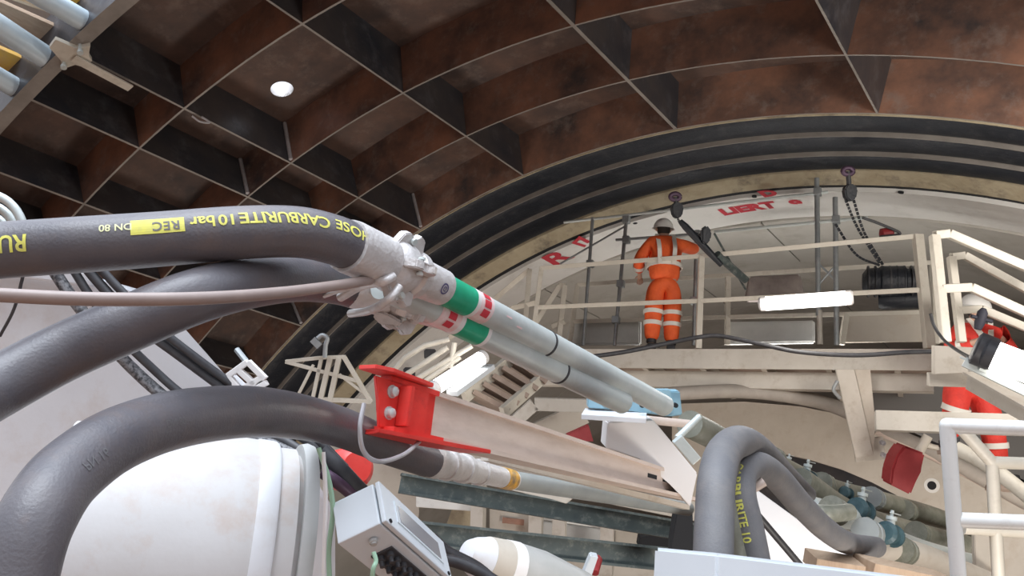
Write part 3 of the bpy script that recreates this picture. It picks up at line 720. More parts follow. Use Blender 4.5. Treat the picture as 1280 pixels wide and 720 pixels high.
bm = bmesh.new(); p = at(896, 691, 2.0); q = at(1150, 722, 2.25); e = q-p; n = Vector((0, 0, -1)); bk = e.cross(n).normalized()
if bk.dot(FW) < 0: bk = -bk
prism(bm, [p, q, Vector((q.x, q.y, O.z-1.7)), Vector((p.x, p.y, O.z-1.7))], bk*.25, .008)
cb = tag(obj('cabinet', bm, 'ltgrey'), 'pale blue-white metal cabinet top cut by the lower frame edge', 'cabinet')

# ================================================================ white machine at the left
bm = bmesh.new()
body = [(-90, 300, 2.9), (112, 344, 4.0), (176, 362, 4.0), (232, 412, 3.9), (290, 478, 3.9), (370, 560, 3.8), (420, 640, 3.8), (420, 800, 3.0), (-90, 800, 2.2)]
pts = [at(x, y, 3.6) for x, y, d in body]
prism(bm, pts, ray(230, 430)*.5, .02)
mb = thing('drill_boom_body', 'large white painted machine body filling the lower left', 'machine', at(150, 600, 3.6))
obj('side_plate', bm, 'white', mb)
bm = bmesh.new(); bar(bm, at(-90, 322, 3.55), at(118, 350, 3.55), .06, .06, UP, .01); obj('edge_rail', bm, 'white', mb)
# drum
dr = thing('drum', 'white stained drum with a raised grey rim below the arching hose', 'drum', at(345, 735, 2.6))
A, Bq = at(342, 722, 2.75), at(60, 700, 2.55); L = (A-Bq).length
bm = bmesh.new(); profile(bm, A, Bq, [(-.05, .05), (-.05, .36), (-.0, .385), (.0, .395), (.06, .395), (.06, .40), (.09, .41), (.4, .42), (L, .40), (L, .05)], 64); obj('drum_body', bm, 'drum', dr, smooth=True)
bm = bmesh.new(); torus = [(-.06, .388), (-.06, .412), (-.02, .412), (-.02, .388)]
profile(bm, A, Bq, [(-.055, .30), (-.055, .412), (-.035, .418), (-.015, .412), (-.015, .3)], 64); obj('rim', bm, 'grey', dr, smooth=True)
bm = bmesh.new(); profile(bm, A, Bq, [(.055, .35), (.055, .407), (.062, .412), (.115, .414), (.12, .35)], 64); obj('flange', bm, 'white', dr, smooth=True)
# cables over the body
cabs = [([(48, 310, 3.3), (62, 330, 3.3), (90, 372, 3.3), (128, 420, 3.3), (170, 465, 3.35), (215, 503, 3.35), (265, 532, 3.4), (340, 555, 3.3), (400, 585, 3.2)], .022, 'braid', 'braided black cable, lowest of the bundle over the white machine'),
 ([(72, 308, 3.3), (86, 328, 3.3), (114, 372, 3.3), (150, 420, 3.3), (190, 460, 3.35), (232, 496, 3.35), (285, 526, 3.4), (350, 548, 3.3), (410, 585, 3.2)], .016, 'cable', 'black cable second from the bottom over the white machine'),
 ([(88, 306, 3.3), (101, 326, 3.3), (131, 362, 3.3), (176, 408, 3.3), (225, 445, 3.35), (272, 480, 3.4), (320, 515, 3.4), (380, 548, 3.3), (420, 585, 3.3)], .019, 'cable', 'black cable third from the bottom over the white machine'),
 ([(104, 304, 3.3), (116, 324, 3.3), (150, 362, 3.3), (196, 408, 3.3), (245, 447, 3.35), (290, 480, 3.4), (335, 512, 3.4), (392, 546, 3.3), (432, 585, 3.3)], .016, 'cable', 'black cable topmost of the bundle over the white machine')]
for pts, r_, m_, lb in cabs: hose('cable', pts, r_, m_, lb, seg=12, cat='cable')
bm = bmesh.new()
pipe(bm, at(0, 345, 3.2), at(24, 330, 3.2), .012, 8); tube_bm([at(0, 420, 3.3), at(18, 385, 3.25), at(30, 340, 3.2)], .006, 8, 6, bm)
tag(obj('wire', bm, 'cable', smooth=True), 'thin dark wire at the left edge on the white machine', 'wire')
# white connector block
cbk = thing('connector_block', 'small white bracket with two square openings at the end of the machine body', 'bracket', at(308, 468, 3.9))
bm = bmesh.new()
for a, b in (((285, 470), (310, 452)), ((310, 452), (332, 474)), ((300, 488), (330, 470)), ((285, 470), (306, 494)), ((297, 461), (320, 482)), ((306, 494), (334, 478))):
    bar(bm, at(*a, 3.4), at(*b, 3.4), .022, .03, FW, .003)
obj('frame', bm, 'whitet', cbk)
bm = bmesh.new(); prism(bm, poly_at([(270, 482), (287, 470), (312, 494), (296, 506)], 3.42), FW*.08, .004); obj('mounting_plate', bm, 'white', cbk)
bm = bmesh.new(); pipe(bm, at(296, 437, 3.45), at(308, 452, 3.42), .012, 8); obj('pin', bm, 'scaff', cbk)
hose('thick_cable', [(400, 565, 2.95), (425, 590, 2.95), (452, 618, 3.0), (480, 640, 3.1)], .034, 'cable', 'thick black cable passing behind the light grey control box', seg=14, cat='cable')
hose('cable', [(402, 590, 2.9), (420, 602, 2.9), (440, 618, 2.95)], .02, 'purple', 'purplish cable beside the thick black one near the drum', seg=12, cat='cable')
hose('earth_cable', [(398, 560, 2.4), (411, 600, 2.4), (416, 640, 2.4), (411, 690, 2.4), (414, 760, 2.4)], .007, mat('pale_green_cable', (.35, .55, .40), .5), 'pale green thin cable running down beside the drum rim', seg=10, cat='cable')
hose('earth_cable', [(404, 565, 2.4), (407, 620, 2.38), (405, 700, 2.36), (404, 760, 2.36)], .006, 'whitet', 'white thin cable running down beside the drum rim', seg=10, cat='cable')
bm = bmesh.new(); A = at(446, 590, 3.5)
profile(bm, at(425, 588, 3.6), at(470, 580, 3.35), [(0, .06), (.02, .085), (.13, .085), (.16, .06)], 28)
tag(obj('red_fitting', bm, 'red', smooth=True), 'round red fitting behind the light grey control box', 'fitting')

# ================================================================ control box
C, (e1, e2, e3) = solve_corner((482, 651), (422, 680), (565, 725), (473, 601), 2.3)
jb = thing('control_box', 'light grey control box with a dark display window beside the drum', 'control box', C+e1*.5+e2*.5)
def bx8(C, a, b, c): return [C, C+a, C+a+b, C+b, C+c, C+a+c, C+a+b+c, C+b+c]
bm = bmesh.new(); hexa(bm, bx8(C+e1*.12, e1*.88, e2, e3), .004); hs_ = obj('housing', bm, 'ltgrey', jb)
bm = bmesh.new(); hexa(bm, bx8(C-e1.normalized()*.002, e1*.10, e2, e3), .004); ld_ = obj('lid', bm, 'ltgrey', jb)
n1 = e1.normalized()
bm = bmesh.new(); hexa(bm, bx8(C-n1*.006+e2*.22+e3*.30, n1*.005, e2*.62, e3*.42)); obj('display_window', bm, 'panel', ld_)
bm = bmesh.new(); hexa(bm, bx8(C-n1*.005+e2*.18+e3*.24, n1*.003, e2*.70, e3*.54)); obj('window_frame', bm, 'ltgrey', ld_)
for u in (.06, .94):
    bm = bmesh.new(); c = C+e2*u+e3*.08-n1*.003; profile(bm, c-n1*.003, c+n1, [(0, .006), (.006, .006)], 12); obj('screw', bm, 'dark', ld_)
n3 = e3.normalized()
bm = bmesh.new(); hexa(bm, bx8(C-n3*.006+e1*.30+e2*.28, e1*.45, e2*.66, n3*.005)); obj('gland_plate', bm, 'cable', hs_)
for u in np.linspace(.33, .88, 7):
    for w_ in (.42, .62):
        c = C+e2*float(u)+e1*w_-n3*.006
        bm = bmesh.new(); profile(bm, c, c-n3, [(0, .011), (.012, .011), (.014, .007), (.03, .007)], 10); obj('cable_gland', bm, 'cable', hs_, smooth=True)
bm = bmesh.new()
c = C+e2*.12+e1*.45-n3*.004; profile(bm, c, c-n3, [(0, .012), (.008, .012), (.01, .008), (.014, .008)], 14); obj('connector', bm, 'grey', jb, smooth=True)
hose('earth_cable', [(467, 690, 2.28), (470, 702, 2.27), (466, 715, 2.26), (464, 760, 2.3)], .006, bpy.data.materials['pale_green_cable'], 'pale green cable hanging under the light grey control box', seg=8, cat='cable')
hose('cable', [(440, 740, 3.0), (500, 722, 3.0), (545, 700, 3.0), (590, 710, 3.0), (640, 740, 3.0)], .02, 'cable', 'black cable behind the control box near the white nozzle tank', seg=10, cat='cable')
hose('cable', [(540, 672, 3.3), (560, 690, 3.3), (600, 712, 3.3), (640, 750, 3.3)], .022, 'cable', 'black cable between control box and white nozzle tank', seg=10, cat='cable')
# white/grey tank
tk = thing('tank', 'white and grey conical tank at the bottom centre', 'tank', at(620, 715, 4.8))
A, Bq = at(592, 694, 4.8), at(725, 752, 5.2)
bm = bmesh.new(); profile(bm, A, Bq, [(-.06, .03), (-.05, .07), (.0, .10), (.07, .125)], 32); obj('nose', bm, 'white', tk, smooth=True)
bm = bmesh.new(); profile(bm, A, Bq, [(.07, .128), (.19, .15)], 32); obj('beige_band', bm, 'bulk', tk, smooth=True)
bm = bmesh.new(); profile(bm, A, Bq, [(.19, .152), (.26, .165)], 32); obj('white_band', bm, 'whitet', tk, smooth=True)
bm = bmesh.new(); profile(bm, A, Bq, [(.26, .162), (.45, .18), (.8, .17)], 32); obj('tank_body', bm, 'grey', tk, smooth=True)

# ================================================================ lower centre: gantry frames behind
def beamobj(name, a, b, da, db, w, h, m, lb, cat='beam', grp=None):
    bm = bmesh.new(); bar(bm, at(*a, da), at(*b, db), w, h, (0, 0, 1), .006); return tag(obj(name, bm, m), lb, cat, grp)
def flanged(a, b, da, db, h, m, lb):
    p, q = at(*a, da), at(*b, db)
    bm = bmesh.new(); bar(bm, p, q, .02, h, (0, 0, 1)); t = obj('cross_beam', bm, m, gf); t['label'] = lb
    for s in (-1, 1):
        bm = bmesh.new(); o_ = Vector((0, 0, s*h/2)); bar(bm, p+o_, q+o_, .14, .02, (0, 0, 1)); obj('flange', bm, m, t)
gf = thing('gantry_frame', 'gantry frame of cream panels and posts with two dark green-grey beams below the beige beam', 'gantry', at(690, 660, 8))
flanged((500, 604), (880, 668), 7.2, 7.6, .14, 'dgreen', 'dark green-grey beam, upper of two across the bottom centre')
flanged((500, 664), (880, 704), 6.6, 7.0, .16, 'dgreen', 'dark green-grey beam, lower of two across the bottom centre')
gw = [((600, 560), (596, 720)), ((672, 590), (668, 720)), ((760, 640), (758, 720)), ((700, 640), (698, 700))]
for i, (a, b) in enumerate(gw):
    bm = bmesh.new(); bar(bm, at(*a, 8.2), at(*b, 8.2), .12, .12, (0, 0, 1), .006); obj('post', bm, 'cream', gf)
for i, (pp, m_, d, lb) in enumerate((([(440, 560), (470, 566), (520, 575), (524, 640), (515, 720), (500, 720)], 'bulk', 9.3, 'beige gantry panel beside the control box'),
  ([(520, 545), (640, 560), (870, 628), (870, 652), (640, 606), (520, 592)], 'cream', 8.6, 'cream gantry panel running behind the beige beam'),
  ([(612, 622), (664, 628), (664, 668), (612, 666)], 'bulk', 8.4, 'beige gantry panel with a handle slot'),
  ([(520, 618), (600, 626), (600, 640), (520, 634)], 'railw', 8.4, 'white strip panel left between the green-grey beams'),
  ([(676, 636), (835, 660), (835, 672), (676, 650)], 'railw', 8.4, 'white strip panel right between the green-grey beams'),
  ([(566, 634), (596, 638), (594, 666), (556, 662)], 'tan', 8.7, 'yellowish hatch panel in the cream frame'),
  ([(676, 652), (752, 662), (752, 685), (676, 680)], 'grey', 8.9, 'grey panel behind the cream posts'),
  ([(690, 700), (870, 708), (870, 760), (690, 760)], 'cream', 8.6, 'cream gantry panel lowest at the bottom centre'),
  ([(770, 662), (870, 672), (870, 700), (770, 694)], 'bulk', 9.0, 'beige panel at the right end between the beams'))):
    bm = bmesh.new(); prism(bm, poly_at(pp, d), FW*.06, .006); gp = obj('panel', bm, m_, gf); gp['label'] = lb; gpl = gpl+[gp] if i else [gp]
bm = bmesh.new(); bar(bm, at(628, 650, 8.35), at(655, 653, 8.35), .03, .05, UP); obj('handle', bm, 'rustlit', gpl[2])
bm = bmesh.new(); prism(bm, poly_at([(846, 640), (866, 640), (868, 760), (838, 760), (840, 680)], 6.2), FW*.15, .006); tag(obj('machine_housing', bm, 'dark'), 'black machine housing left of the thick grey hose', 'housing')
bm = bmesh.new(); prism(bm, poly_at([(800, 672), (822, 668), (845, 676), (845, 686), (798, 684)], 8.0), FW*.15, .006); tag(obj('motor', bm, 'dark'), 'black motor between the green-grey beams on the right', 'motor')
bm = bmesh.new(); prism(bm, poly_at([(716, 748), (738, 694), (748, 696), (730, 748)], 5.5), FW*.08, .006); tag(obj('slanting_strut', bm, 'ltgrey'), 'pale slanting strut at the bottom centre', 'strut')
bm = bmesh.new(); profile(bm, at(743, 716, 6.0), at(747, 698, 6.1), [(0, .03), (.12, .035), (.14, .02)], 16); tag(obj('red_fitting', bm, 'redd', smooth=True), 'small red fitting beside the pale slanting strut', 'fitting')
bm = bmesh.new(); prism(bm, poly_at([(708, 544), (736, 532), (742, 552), (722, 552)], 7.5), FW*.1, .004); tag(obj('red_box', bm, 'redd'), 'small dark red box behind the white support post', 'box')
# frames left-centre behind
for i, (pp, w, d) in enumerate((([(640, 530), (668, 505), (735, 507)], .12, 8.5), ([(665, 545), (730, 515)], .22, 8.8))):
    t = thing('steel_bracing', ['cream angled frame bar below the galvanised pipes', 'brownish cream plate below the galvanised pipes'][i], 'bracing', at(*pp[0], d))
    for a, b in zip(pp[:-1], pp[1:]):
        bm = bmesh.new(); bar(bm, at(*a, d), at(*b, d), .1, w, FW.cross(at(*b, d)-at(*a, d)), .004); obj('bar', bm, 'cream' if i == 0 else 'bulk', t)
# stair with brown treads and cream stringers
st = thing('access_stair', 'steep access stair with brown treads and cream stringers behind the pipes', 'stair', at(640, 480, 9))
bm = bmesh.new(); bar(bm, at(580, 497, 8.8), at(640, 448, 9.4), .06, .12, FW.cross(RT), .004); obj('stringer', bm, 'rail', st)
bm = bmesh.new(); bar(bm, at(628, 516, 8.8), at(676, 474, 9.3), .06, .12, FW.cross(RT), .004); obj('stringer', bm, 'rail', st)
for k in range(5):
    t_ = k/4; a = at(590+48*t_, 492-40*t_, 9.0+.4*t_); b = at(634+46*t_, 516-36*t_, 9.0+.4*t_)
    bm = bmesh.new(); bar(bm, a, b, .34, .05, (0, 0, 1), .003); obj('tread', bm, 'steptread', st)
# curved handrails to the left of the lamp
def rails(name, lb, lines, d, r, m, cat='railing', square=False, plane=None):
    t = thing(name, lb, cat, at(*lines[0][0], d))
    for ln in lines:
        P = [on_plane(*p, *plane) if plane else at(*p, d) for p in ln]
        bm = bmesh.new()
        if square:
            for a, b in zip(P[:-1], P[1:]): bar(bm, a, b, r*2, r*2, FW, r*.2)
            o_ = obj('bar', bm, m, t)
        else:
            for a, b in zip(P[:-1], P[1:]): pipe(bm, a, b, r, 12)
            for p in P[1:-1]:
                bmesh.ops.create_uvsphere(bm, u_segments=12, v_segments=8, radius=r, matrix=Matrix.Translation(p))
            o_ = obj('bar', bm, m, t, smooth=True)
    return t
rails('stair_railing', 'cream curved stair railing behind the couplings', [[(484, 472), (505, 448), (530, 432), (562, 424)], [(505, 470), (560, 434)], [(514, 478), (590, 432)], [(533, 484), (533, 475), (575, 446)], [(563, 460), (568, 428)]], 8.6, .028, 'rail')
bm = bmesh.new(); prism(bm, poly_at([(486, 470), (498, 452), (530, 434), (552, 430), (540, 450), (510, 478)], 9.2), FW*.05); tag(obj('cable_tray', bm, 'cream'), 'cream curved tray behind the curved stair railing', 'tray')
for i, (px, py) in enumerate(((537, 442), (511, 465))):
    bm = bmesh.new(); prism(bm, poly_at([(px-7, py-5), (px+7, py-5), (px+7, py+7), (px-7, py+7)], 9.0), FW*.1, .01); tag(obj('junction_box', bm, 'cable'), ['small dark box nearest the lamp on the side panel', 'small dark box lower left on the side panel'][i], 'box')
# yellowish truss at left with hook
tr = thing('support_truss', 'cream triangular support truss in front of the black seal', 'truss', at(400, 500, 8.2))
for a, b, w in (((357, 452), (402, 447), .05), ((357, 452), (446, 476), .05), ((402, 447), (390, 503), .05), ((413, 447), (400, 503), .07), ((424, 447), (412, 503), .07), ((430, 446), (464, 503), .06), ((398, 499), (464, 502), .06), ((392, 456), (368, 503), .04), ((402, 447), (432, 446), .05), ((424, 468), (460, 495), .04)):
    bm = bmesh.new(); bar(bm, at(*a, 8.2), at(*b, 8.2), w*.68, w*.68, FW, .003); obj('truss_bar', bm, 'rail', tr)
bm = tube_bm([at(406, 447, 8.1), at(407, 432, 8.1), at(409, 423, 8.1), at(403, 419, 8.1), at(397, 423, 8.1)], .022, 10, 6); tag(obj('hook', bm, 'scaff', smooth=True), 'grey steel hook standing on top of the cream truss', 'hook')
bm = bmesh.new(); bar(bm, at(391, 424, 8.1), at(400, 433, 8.1), .06, .05, FW); tag(obj('hook_clip', bm, 'scaff'), 'small grey clip beside the steel hook', 'clip')
# thin white conduit curve
# ================================================================ lamps
def lamp(lb, a, b, r, energy, cap='lampend'):
    A, Bq = a, b; t = thing('tube_lamp', lb, 'lamp', A); d = (Bq-A).normalized(); L = (Bq-A).length
    bm = bmesh.new(); profile(bm, A, Bq, [(.03, r*.92), (.05, r), (L-.05, r), (L-.03, r*.92)], 20); obj('diffuser', bm, 'tube', t, smooth=True)
    for s, e in ((A, d), (Bq, -d)):
        bm = bmesh.new(); profile(bm, s, s+e, [(-.02, r*.8), (0, r*1.05), (.05, r*1.05)], 20); obj('end_cap', bm, cap, t, smooth=True)
    return t
lamp('glowing tube lamp hanging in front of the walkway railing', at(951, 380, 8.9), at(1064, 372, 8.6), .07, 60, 'whitet')
L2 = lamp('glowing tube lamp behind the beige beam and below the pipes', at(540, 487, 8.0), at(604, 446, 8.6), .068, 60, 'whitet')
bm = bmesh.new(); bar(bm, at(565, 492, 8.1), at(612, 458, 8.7), .12, .05, UP, .005); obj('housing', bm, 'ltgrey', L2)
L3 = lamp('large glowing tube lamp with black end cap at the right edge', at(1232, 440, 5.2), at(1330, 478, 5.0), .085, 60, 'cable')
bm = bmesh.new(); profile(bm, at(1218, 434, 5.25), at(1248, 446, 5.2), [(0, .08), (.01, .1), (.10, .1), (.12, .09)], 24); obj('end_housing', bm, 'cable', L3, smooth=True)
bm = bmesh.new(); bar(bm, at(1236, 468, 5.25), at(1254, 440, 5.2), .14, .02, FW, .003); obj('bracket', bm, 'galv', L3)
bm = bmesh.new(); bar(bm, at(1205, 452, 5.3), at(1330, 512, 5.1), .06, .03, FW, .003); bar(bm, at(1200, 446, 5.3), at(1330, 506, 5.1), .012, .012, FW); obj('mounting_rail', bm, 'galv', L3)

# ================================================================ walkway platform
ZD = O.z+.2385*10.0
# deck edge
E0 = on_z(640, 437, ZD); E1 = on_z(1166, 437, ZD)
ed = (E1-E0).normalized(); dn = Vector((-ed.y, ed.x, 0))          # dn points away from camera
if dn.y < 0: dn = -dn
PL = (E0, dn)
wk = thing('walkway_platform', 'cream steel walkway platform carrying the worker and railings', 'walkway', E0)
L = (E1-E0).length
bm = bmesh.new(); prism(bm, [E0, E1, E1+dn*2.2, E0+dn*2.2], (0, 0, -.05)); obj('deck', bm, 'steptread', wk)
bm = bmesh.new(); prism(bm, [E0-dn*.01, E1-dn*.01, E1-dn*.01-Vector((0, 0, .24)), E0-dn*.01-Vector((0, 0, .24))], -dn*.03, .004); obj('fascia_plate', bm, 'cream', wk)
bm = bmesh.new(); bar(bm, E0+dn*.25-Vector((0, 0, .33)), E1+dn*.25-Vector((0, 0, .33)), .15, .20, (0, 0, 1), .004); obj('under_beam', bm, 'cream', wk)
for k in range(7):
    a = E0.lerp(E1, (k+.5)/7)-Vector((0, 0, .15)); bm = bmesh.new(); bar(bm, a+dn*.03, a+dn*2.1, .06, .16, (0, 0, 1)); obj('cross_member', bm, 'cream', wk)
# black cable along the fascia
hose('cable', [(738, 446, 8.6), (780, 440, 8.7), (830, 430, 8.8), (870, 422, 8.8), (900, 420, 8.8), (950, 430, 8.7), (1000, 440, 8.6), (1070, 444, 8.5), (1140, 440, 8.3), (1180, 441, 8.2), (1216, 452, 8.0)], .022, 'cable', 'black cable draped along the edge of the walkway platform', seg=10, cat='cable')
hose('cable', [(1163, 392, 7.6), (1168, 408, 7.6), (1180, 425, 7.5), (1200, 440, 7.0), (1235, 458, 5.6)], .014, 'cable', 'thin black cable drooping from the railing to the right lamp', seg=8, cat='cable')
def seg_rail(name, lb, lines, plane, r=.028, m='rail', square=True): return rails(name, lb, lines, 10, r, m, square=square, plane=plane)
fr_ = seg_rail('walkway_railing', 'cream front railing of the walkway with three long bays', [[(677, 335), (876, 320), (1148, 295)], [(673, 384), (874, 376), (1156, 362)]], PL, .028)
for a, b, w in (((677, 334), (664, 436), .03), ((877, 320), (873, 436), .035), ((1147, 294), (1162, 436), .05)):
    bm = bmesh.new(); bar(bm, on_plane(*a, *PL), on_plane(*b, *PL), w*2, w*2, FW, .006); obj('post', bm, 'rail', fr_)
PL2 = (E0+dn*1.6, dn)
rr_ = seg_rail('walkway_railing', 'cream rear railing of the walkway behind the standing worker', [[(722, 356), (780, 352), (880, 346), (1166, 328)], [(716, 402), (880, 397), (1040, 393), (1150, 390)]], PL2, .030)
for a, b in (((722, 356), (712, 431)), ((910, 346), (909, 431)), ((1166, 326), (1170, 430)), ((1058, 392), (1052, 431))):
    bm = bmesh.new(); bar(bm, on_plane(*a, *PL2), on_plane(*b, *PL2), .07, .07, FW, .006); obj('post', bm, 'rail', rr_)
PL3 = (E0+dn*.5-ed*.5, dn)
rails('stair_railing', 'cream sloping stair railing at the left end of the walkway', [[(560, 424), (662, 337), (657, 400)], [(600, 424), (640, 385), (672, 378)], [(664, 412), (700, 357), (706, 357), (698, 430)], [(690, 408), (706, 402)]], 10, .035, 'rail', square=True, plane=PL3)
bm = bmesh.new(); prism(bm, [on_plane(x, y, *PL2) for x, y in ((1060, 395), (1150, 393), (1154, 427), (1054, 428))], dn*.03, .005); obj('kick_panel', bm, 'bulk', rr_)
# scaffold
PS = (E0+dn*.9, dn)
sc = thing('scaffold_frame', 'galvanised tube scaffold frame standing on the walkway', 'scaffold', on_plane(875, 430, *PS))
for nm, a, b, r_, m_ in (('standard', (741, 272), (729, 432), .024, 'scaff'), ('standard', (783, 275), (768, 432), .026, 'scaff'), ('standard', (871, 288), (867, 432), .026, 'scaff'), ('standard', (1021, 223), (1023, 395), .034, 'scaff'), ('standard', (1044, 247), (1046, 432), .034, 'scaff'), ('standard', (1024, 388), (1025, 431), .036, 'cream'),
    ('ledger', (705, 278), (1035, 240), .020, 'galv'), ('ledger', (770, 300), (880, 292), .020, 'scaff'), ('ledger', (893, 290), (1085, 272), .022, 'galv'), ('brace', (700, 330), (783, 282), .014, 'scaff'), ('brace', (1024, 330), (1046, 352), .014, 'scaff'), ('brace', (1046, 330), (1024, 355), .014, 'scaff')):
    bm = bmesh.new(); pipe(bm, on_plane(*a, *PS), on_plane(*b, *PS), r_, 12); obj(nm, bm, m_, sc, smooth=True)
for px, py in ((783, 300), (783, 275), (738, 330), (776, 355), (871, 293), (1022, 240), (1045, 275), (770, 400), (868, 376)):
    bm = bmesh.new(); c = on_plane(px, py, *PS); box(bm, c, ed*.05, dn*.05, Vector((0, 0, .05)), .01); obj('coupler', bm, 'scaff', sc)
# hoists
def hoist(lb, top, block, strands, d):
    t = thing('chain_hoist', lb, 'hoist', at(*block, d))
    bm = bmesh.new(); c = at(*top, d); sweep(bm, [c+(RT*math.cos(a)*.06+UP*math.sin(a)*.04) for a in [2*PI*k/20 for k in range(21)]], .03, 10); obj('shackle', bm, 'purple', t, smooth=True)
    c = at(*block, d); bm = bmesh.new(); prism(bm, [c+RT*x*.01+UP*y*.01-FW*.06 for x, y in ((-8, 3), (-4, 9), (4, 9), (8, 3), (6, -8), (0, -12), (-6, -8))], FW*.12, .015); obj('gear_case', bm, 'seal', t)
    bm = bmesh.new(); pipe(bm, at(*top, d), c, .03, 10); obj('swivel', bm, 'cable', t)
    for s in strands:
        bm = bmesh.new(); P = catmull([at(*p, d) for p in s], 8)[0]
        for i in range(0, len(P)-1):
            n_ = max(1, int((P[i+1]-P[i]).length/.05))
            for j in range(n_):
                a, b = P[i].lerp(P[i+1], j/n_), P[i].lerp(P[i+1], (j+.8)/n_); pipe(bm, a, b, .016, 6)
        obj('chain', bm, 'seal', t)
hoist('black chain hoist under the crown with two chains to the dark motor', (1060, 214), (1062, 240), [[(1057, 250), (1072, 285), (1100, 330)], [(1067, 250), (1080, 290), (1104, 332)], [(1044, 280), (1070, 318), (1100, 332)]], 10.6)
hoist('black chain hoist beside the standing worker', (844, 246), (846, 262), [[(846, 270), (854, 284), (880, 296)]], 11.2)
t = thing('jacking_arm', 'dark jack arm sloping down from beside the worker', 'machine', at(885, 300, 10.9))
bm = bmesh.new(); profile(bm, at(850, 276, 10.9), at(905, 335, 10.9), [(0, .03), (.1, .045), (.5, .045), (.75, .03)], 14); obj('arm', bm, 'seal', t, smooth=True)
bm = bmesh.new(); prism(bm, poly_at([(877, 286), (884, 281), (890, 289), (889, 299), (883, 306), (877, 302)], 10.8), FW*.10, .02); obj('grip', bm, 'seal', t)
bm = bmesh.new(); pipe(bm, at(896, 318, 10.9), at(932, 350, 11.2), .05, 10); pipe(bm, at(893, 292, 11), at(932, 362, 11.4), .014, 6); obj('rod', bm, 'dgreen', t, smooth=True)
mo = thing('drive_motor', 'dark blue-black drive motor behind the right bay of the railing', 'motor', at(1110, 362, 11.2))
bm = bmesh.new(); profile(bm, at(1078, 352, 11.4), at(1150, 352, 11.2), [(0, .1), (.05, .17), (.2, .18), (.22, .2), (.5, .2), (.52, .17), (.76, .15)], 20); obj('casing', bm, 'seal', mo, smooth=True)
bm = bmesh.new(); profile(bm, at(1098, 376, 11.4), at(1152, 374, 11.2), [(0, .1), (.05, .12), (.5, .12), (.55, .08)], 16); obj('gearbox', bm, 'seal', mo, smooth=True)
for k in range(7):
    bm = bmesh.new(); c0 = at(1084+k*9, 352, 11.38-k*.025); profile(bm, c0, at(1150, 352, 11.2), [(0, .205), (.02, .205)], 20); obj('cooling_fin', bm, 'cable' if k % 3 == 0 else 'seal', mo, smooth=True)
bm = bmesh.new(); profile(bm, at(1100, 293, 10.9), at(1118, 290, 10.9), [(0, .03), (.02, .07), (.14, .07), (.17, .03)], 14); tag(obj('red_pulley', bm, 'redd', smooth=True), 'small dark red pulley above the drive motor', 'pulley')
hose('cable', [(1078, 272, 10.8), (1100, 280, 10.8), (1125, 292, 10.8), (1100, 296, 10.8)], .018, 'cable', 'dark cable looping over the red pulley', seg=8, cat='cable')
# small parts left on the deck behind the railing
bm = bmesh.new(); prism(bm, [on_plane(x, y, E0+dn*1.9, dn) for x, y in ((935, 345), (1000, 342), (1005, 372), (930, 374))], dn*.2, .03); tag(obj('machine_cover', bm, 'dusty'), 'dusky purple machine cover behind the glowing lamp', 'machine')
bm = bmesh.new(); prism(bm, [on_plane(x, y, E0+dn*1.75, dn) for x, y in ((905, 402), (1018, 400), (1018, 428), (905, 430))], dn*.1, .02); tag(obj('equipment_crate', bm, 'grey'), 'grey low crate on the walkway under the glowing lamp', 'crate')
bm = bmesh.new(); prism(bm, [on_plane(x, y, E0+dn*1.8, dn) for x, y in ((712, 402), (800, 400), (800, 430), (706, 431))], dn*.1, .02); tag(obj('equipment_crate', bm, 'grey'), 'grey low crate left of the standing worker', 'crate')

# ================================================================ landing and stair at right
EL0, EL1 = at(1150, 438, 8.0), at(1300, 440, 7.4)
ld = thing('stair_landing', 'cream stair landing beam in front of the second worker', 'landing', EL0)
bm = bmesh.new(); prism(bm, [at(1168, 432, 7.9), at(1320, 440, 7.3), at(1320, 462, 7.3), at(1168, 468, 7.9)], FW*.06, .005); obj('fascia_plate', bm, 'cream', ld)
bm = bmesh.new(); bar(bm, at(1160, 474, 8.1), at(1238, 476, 8.0), .1, .12, UP, .005); obj('under_beam', bm, 'cream', ld)
sg = thing('stair_stringer', 'cream sloping stair stringer at the right edge below the lamp', 'stringer', at(1210, 470, 6.5))
bm = bmesh.new(); bar(bm, at(1212, 474, 6.9), at(1330, 540, 5.9), .05, .16, UP, .005); obj('web', bm, 'cream', sg)
bm = bmesh.new(); bar(bm, at(1214, 466, 6.8), at(1330, 531, 5.8), .14, .02, UP, .003); obj('flange', bm, 'bulk', sg)
PLR = (at(1172, 430, 7.9), (Vector((FW.x, FW.y, 0))).normalized())
rails('stair_railing', 'cream sloping stair railing nearest the right edge, tall outer one', [[(1182, 428), (1168, 294), (1186, 292), (1320, 350)], [(1176, 361), (1213, 359), (1320, 408)]], 8, .04, 'rail', square=True, plane=PLR)
PLR2 = (at(1190, 430, 8.4), (Vector((FW.x, FW.y, 0))).normalized())
rails('stair_railing', 'cream sloping stair railing just inside the tall outer one', [[(1202, 428), (1189, 321), (1205, 319), (1320, 382)], [(1196, 388), (1226, 386), (1320, 425)]], 8.4, .036, 'rail', square=True, plane=PLR2)

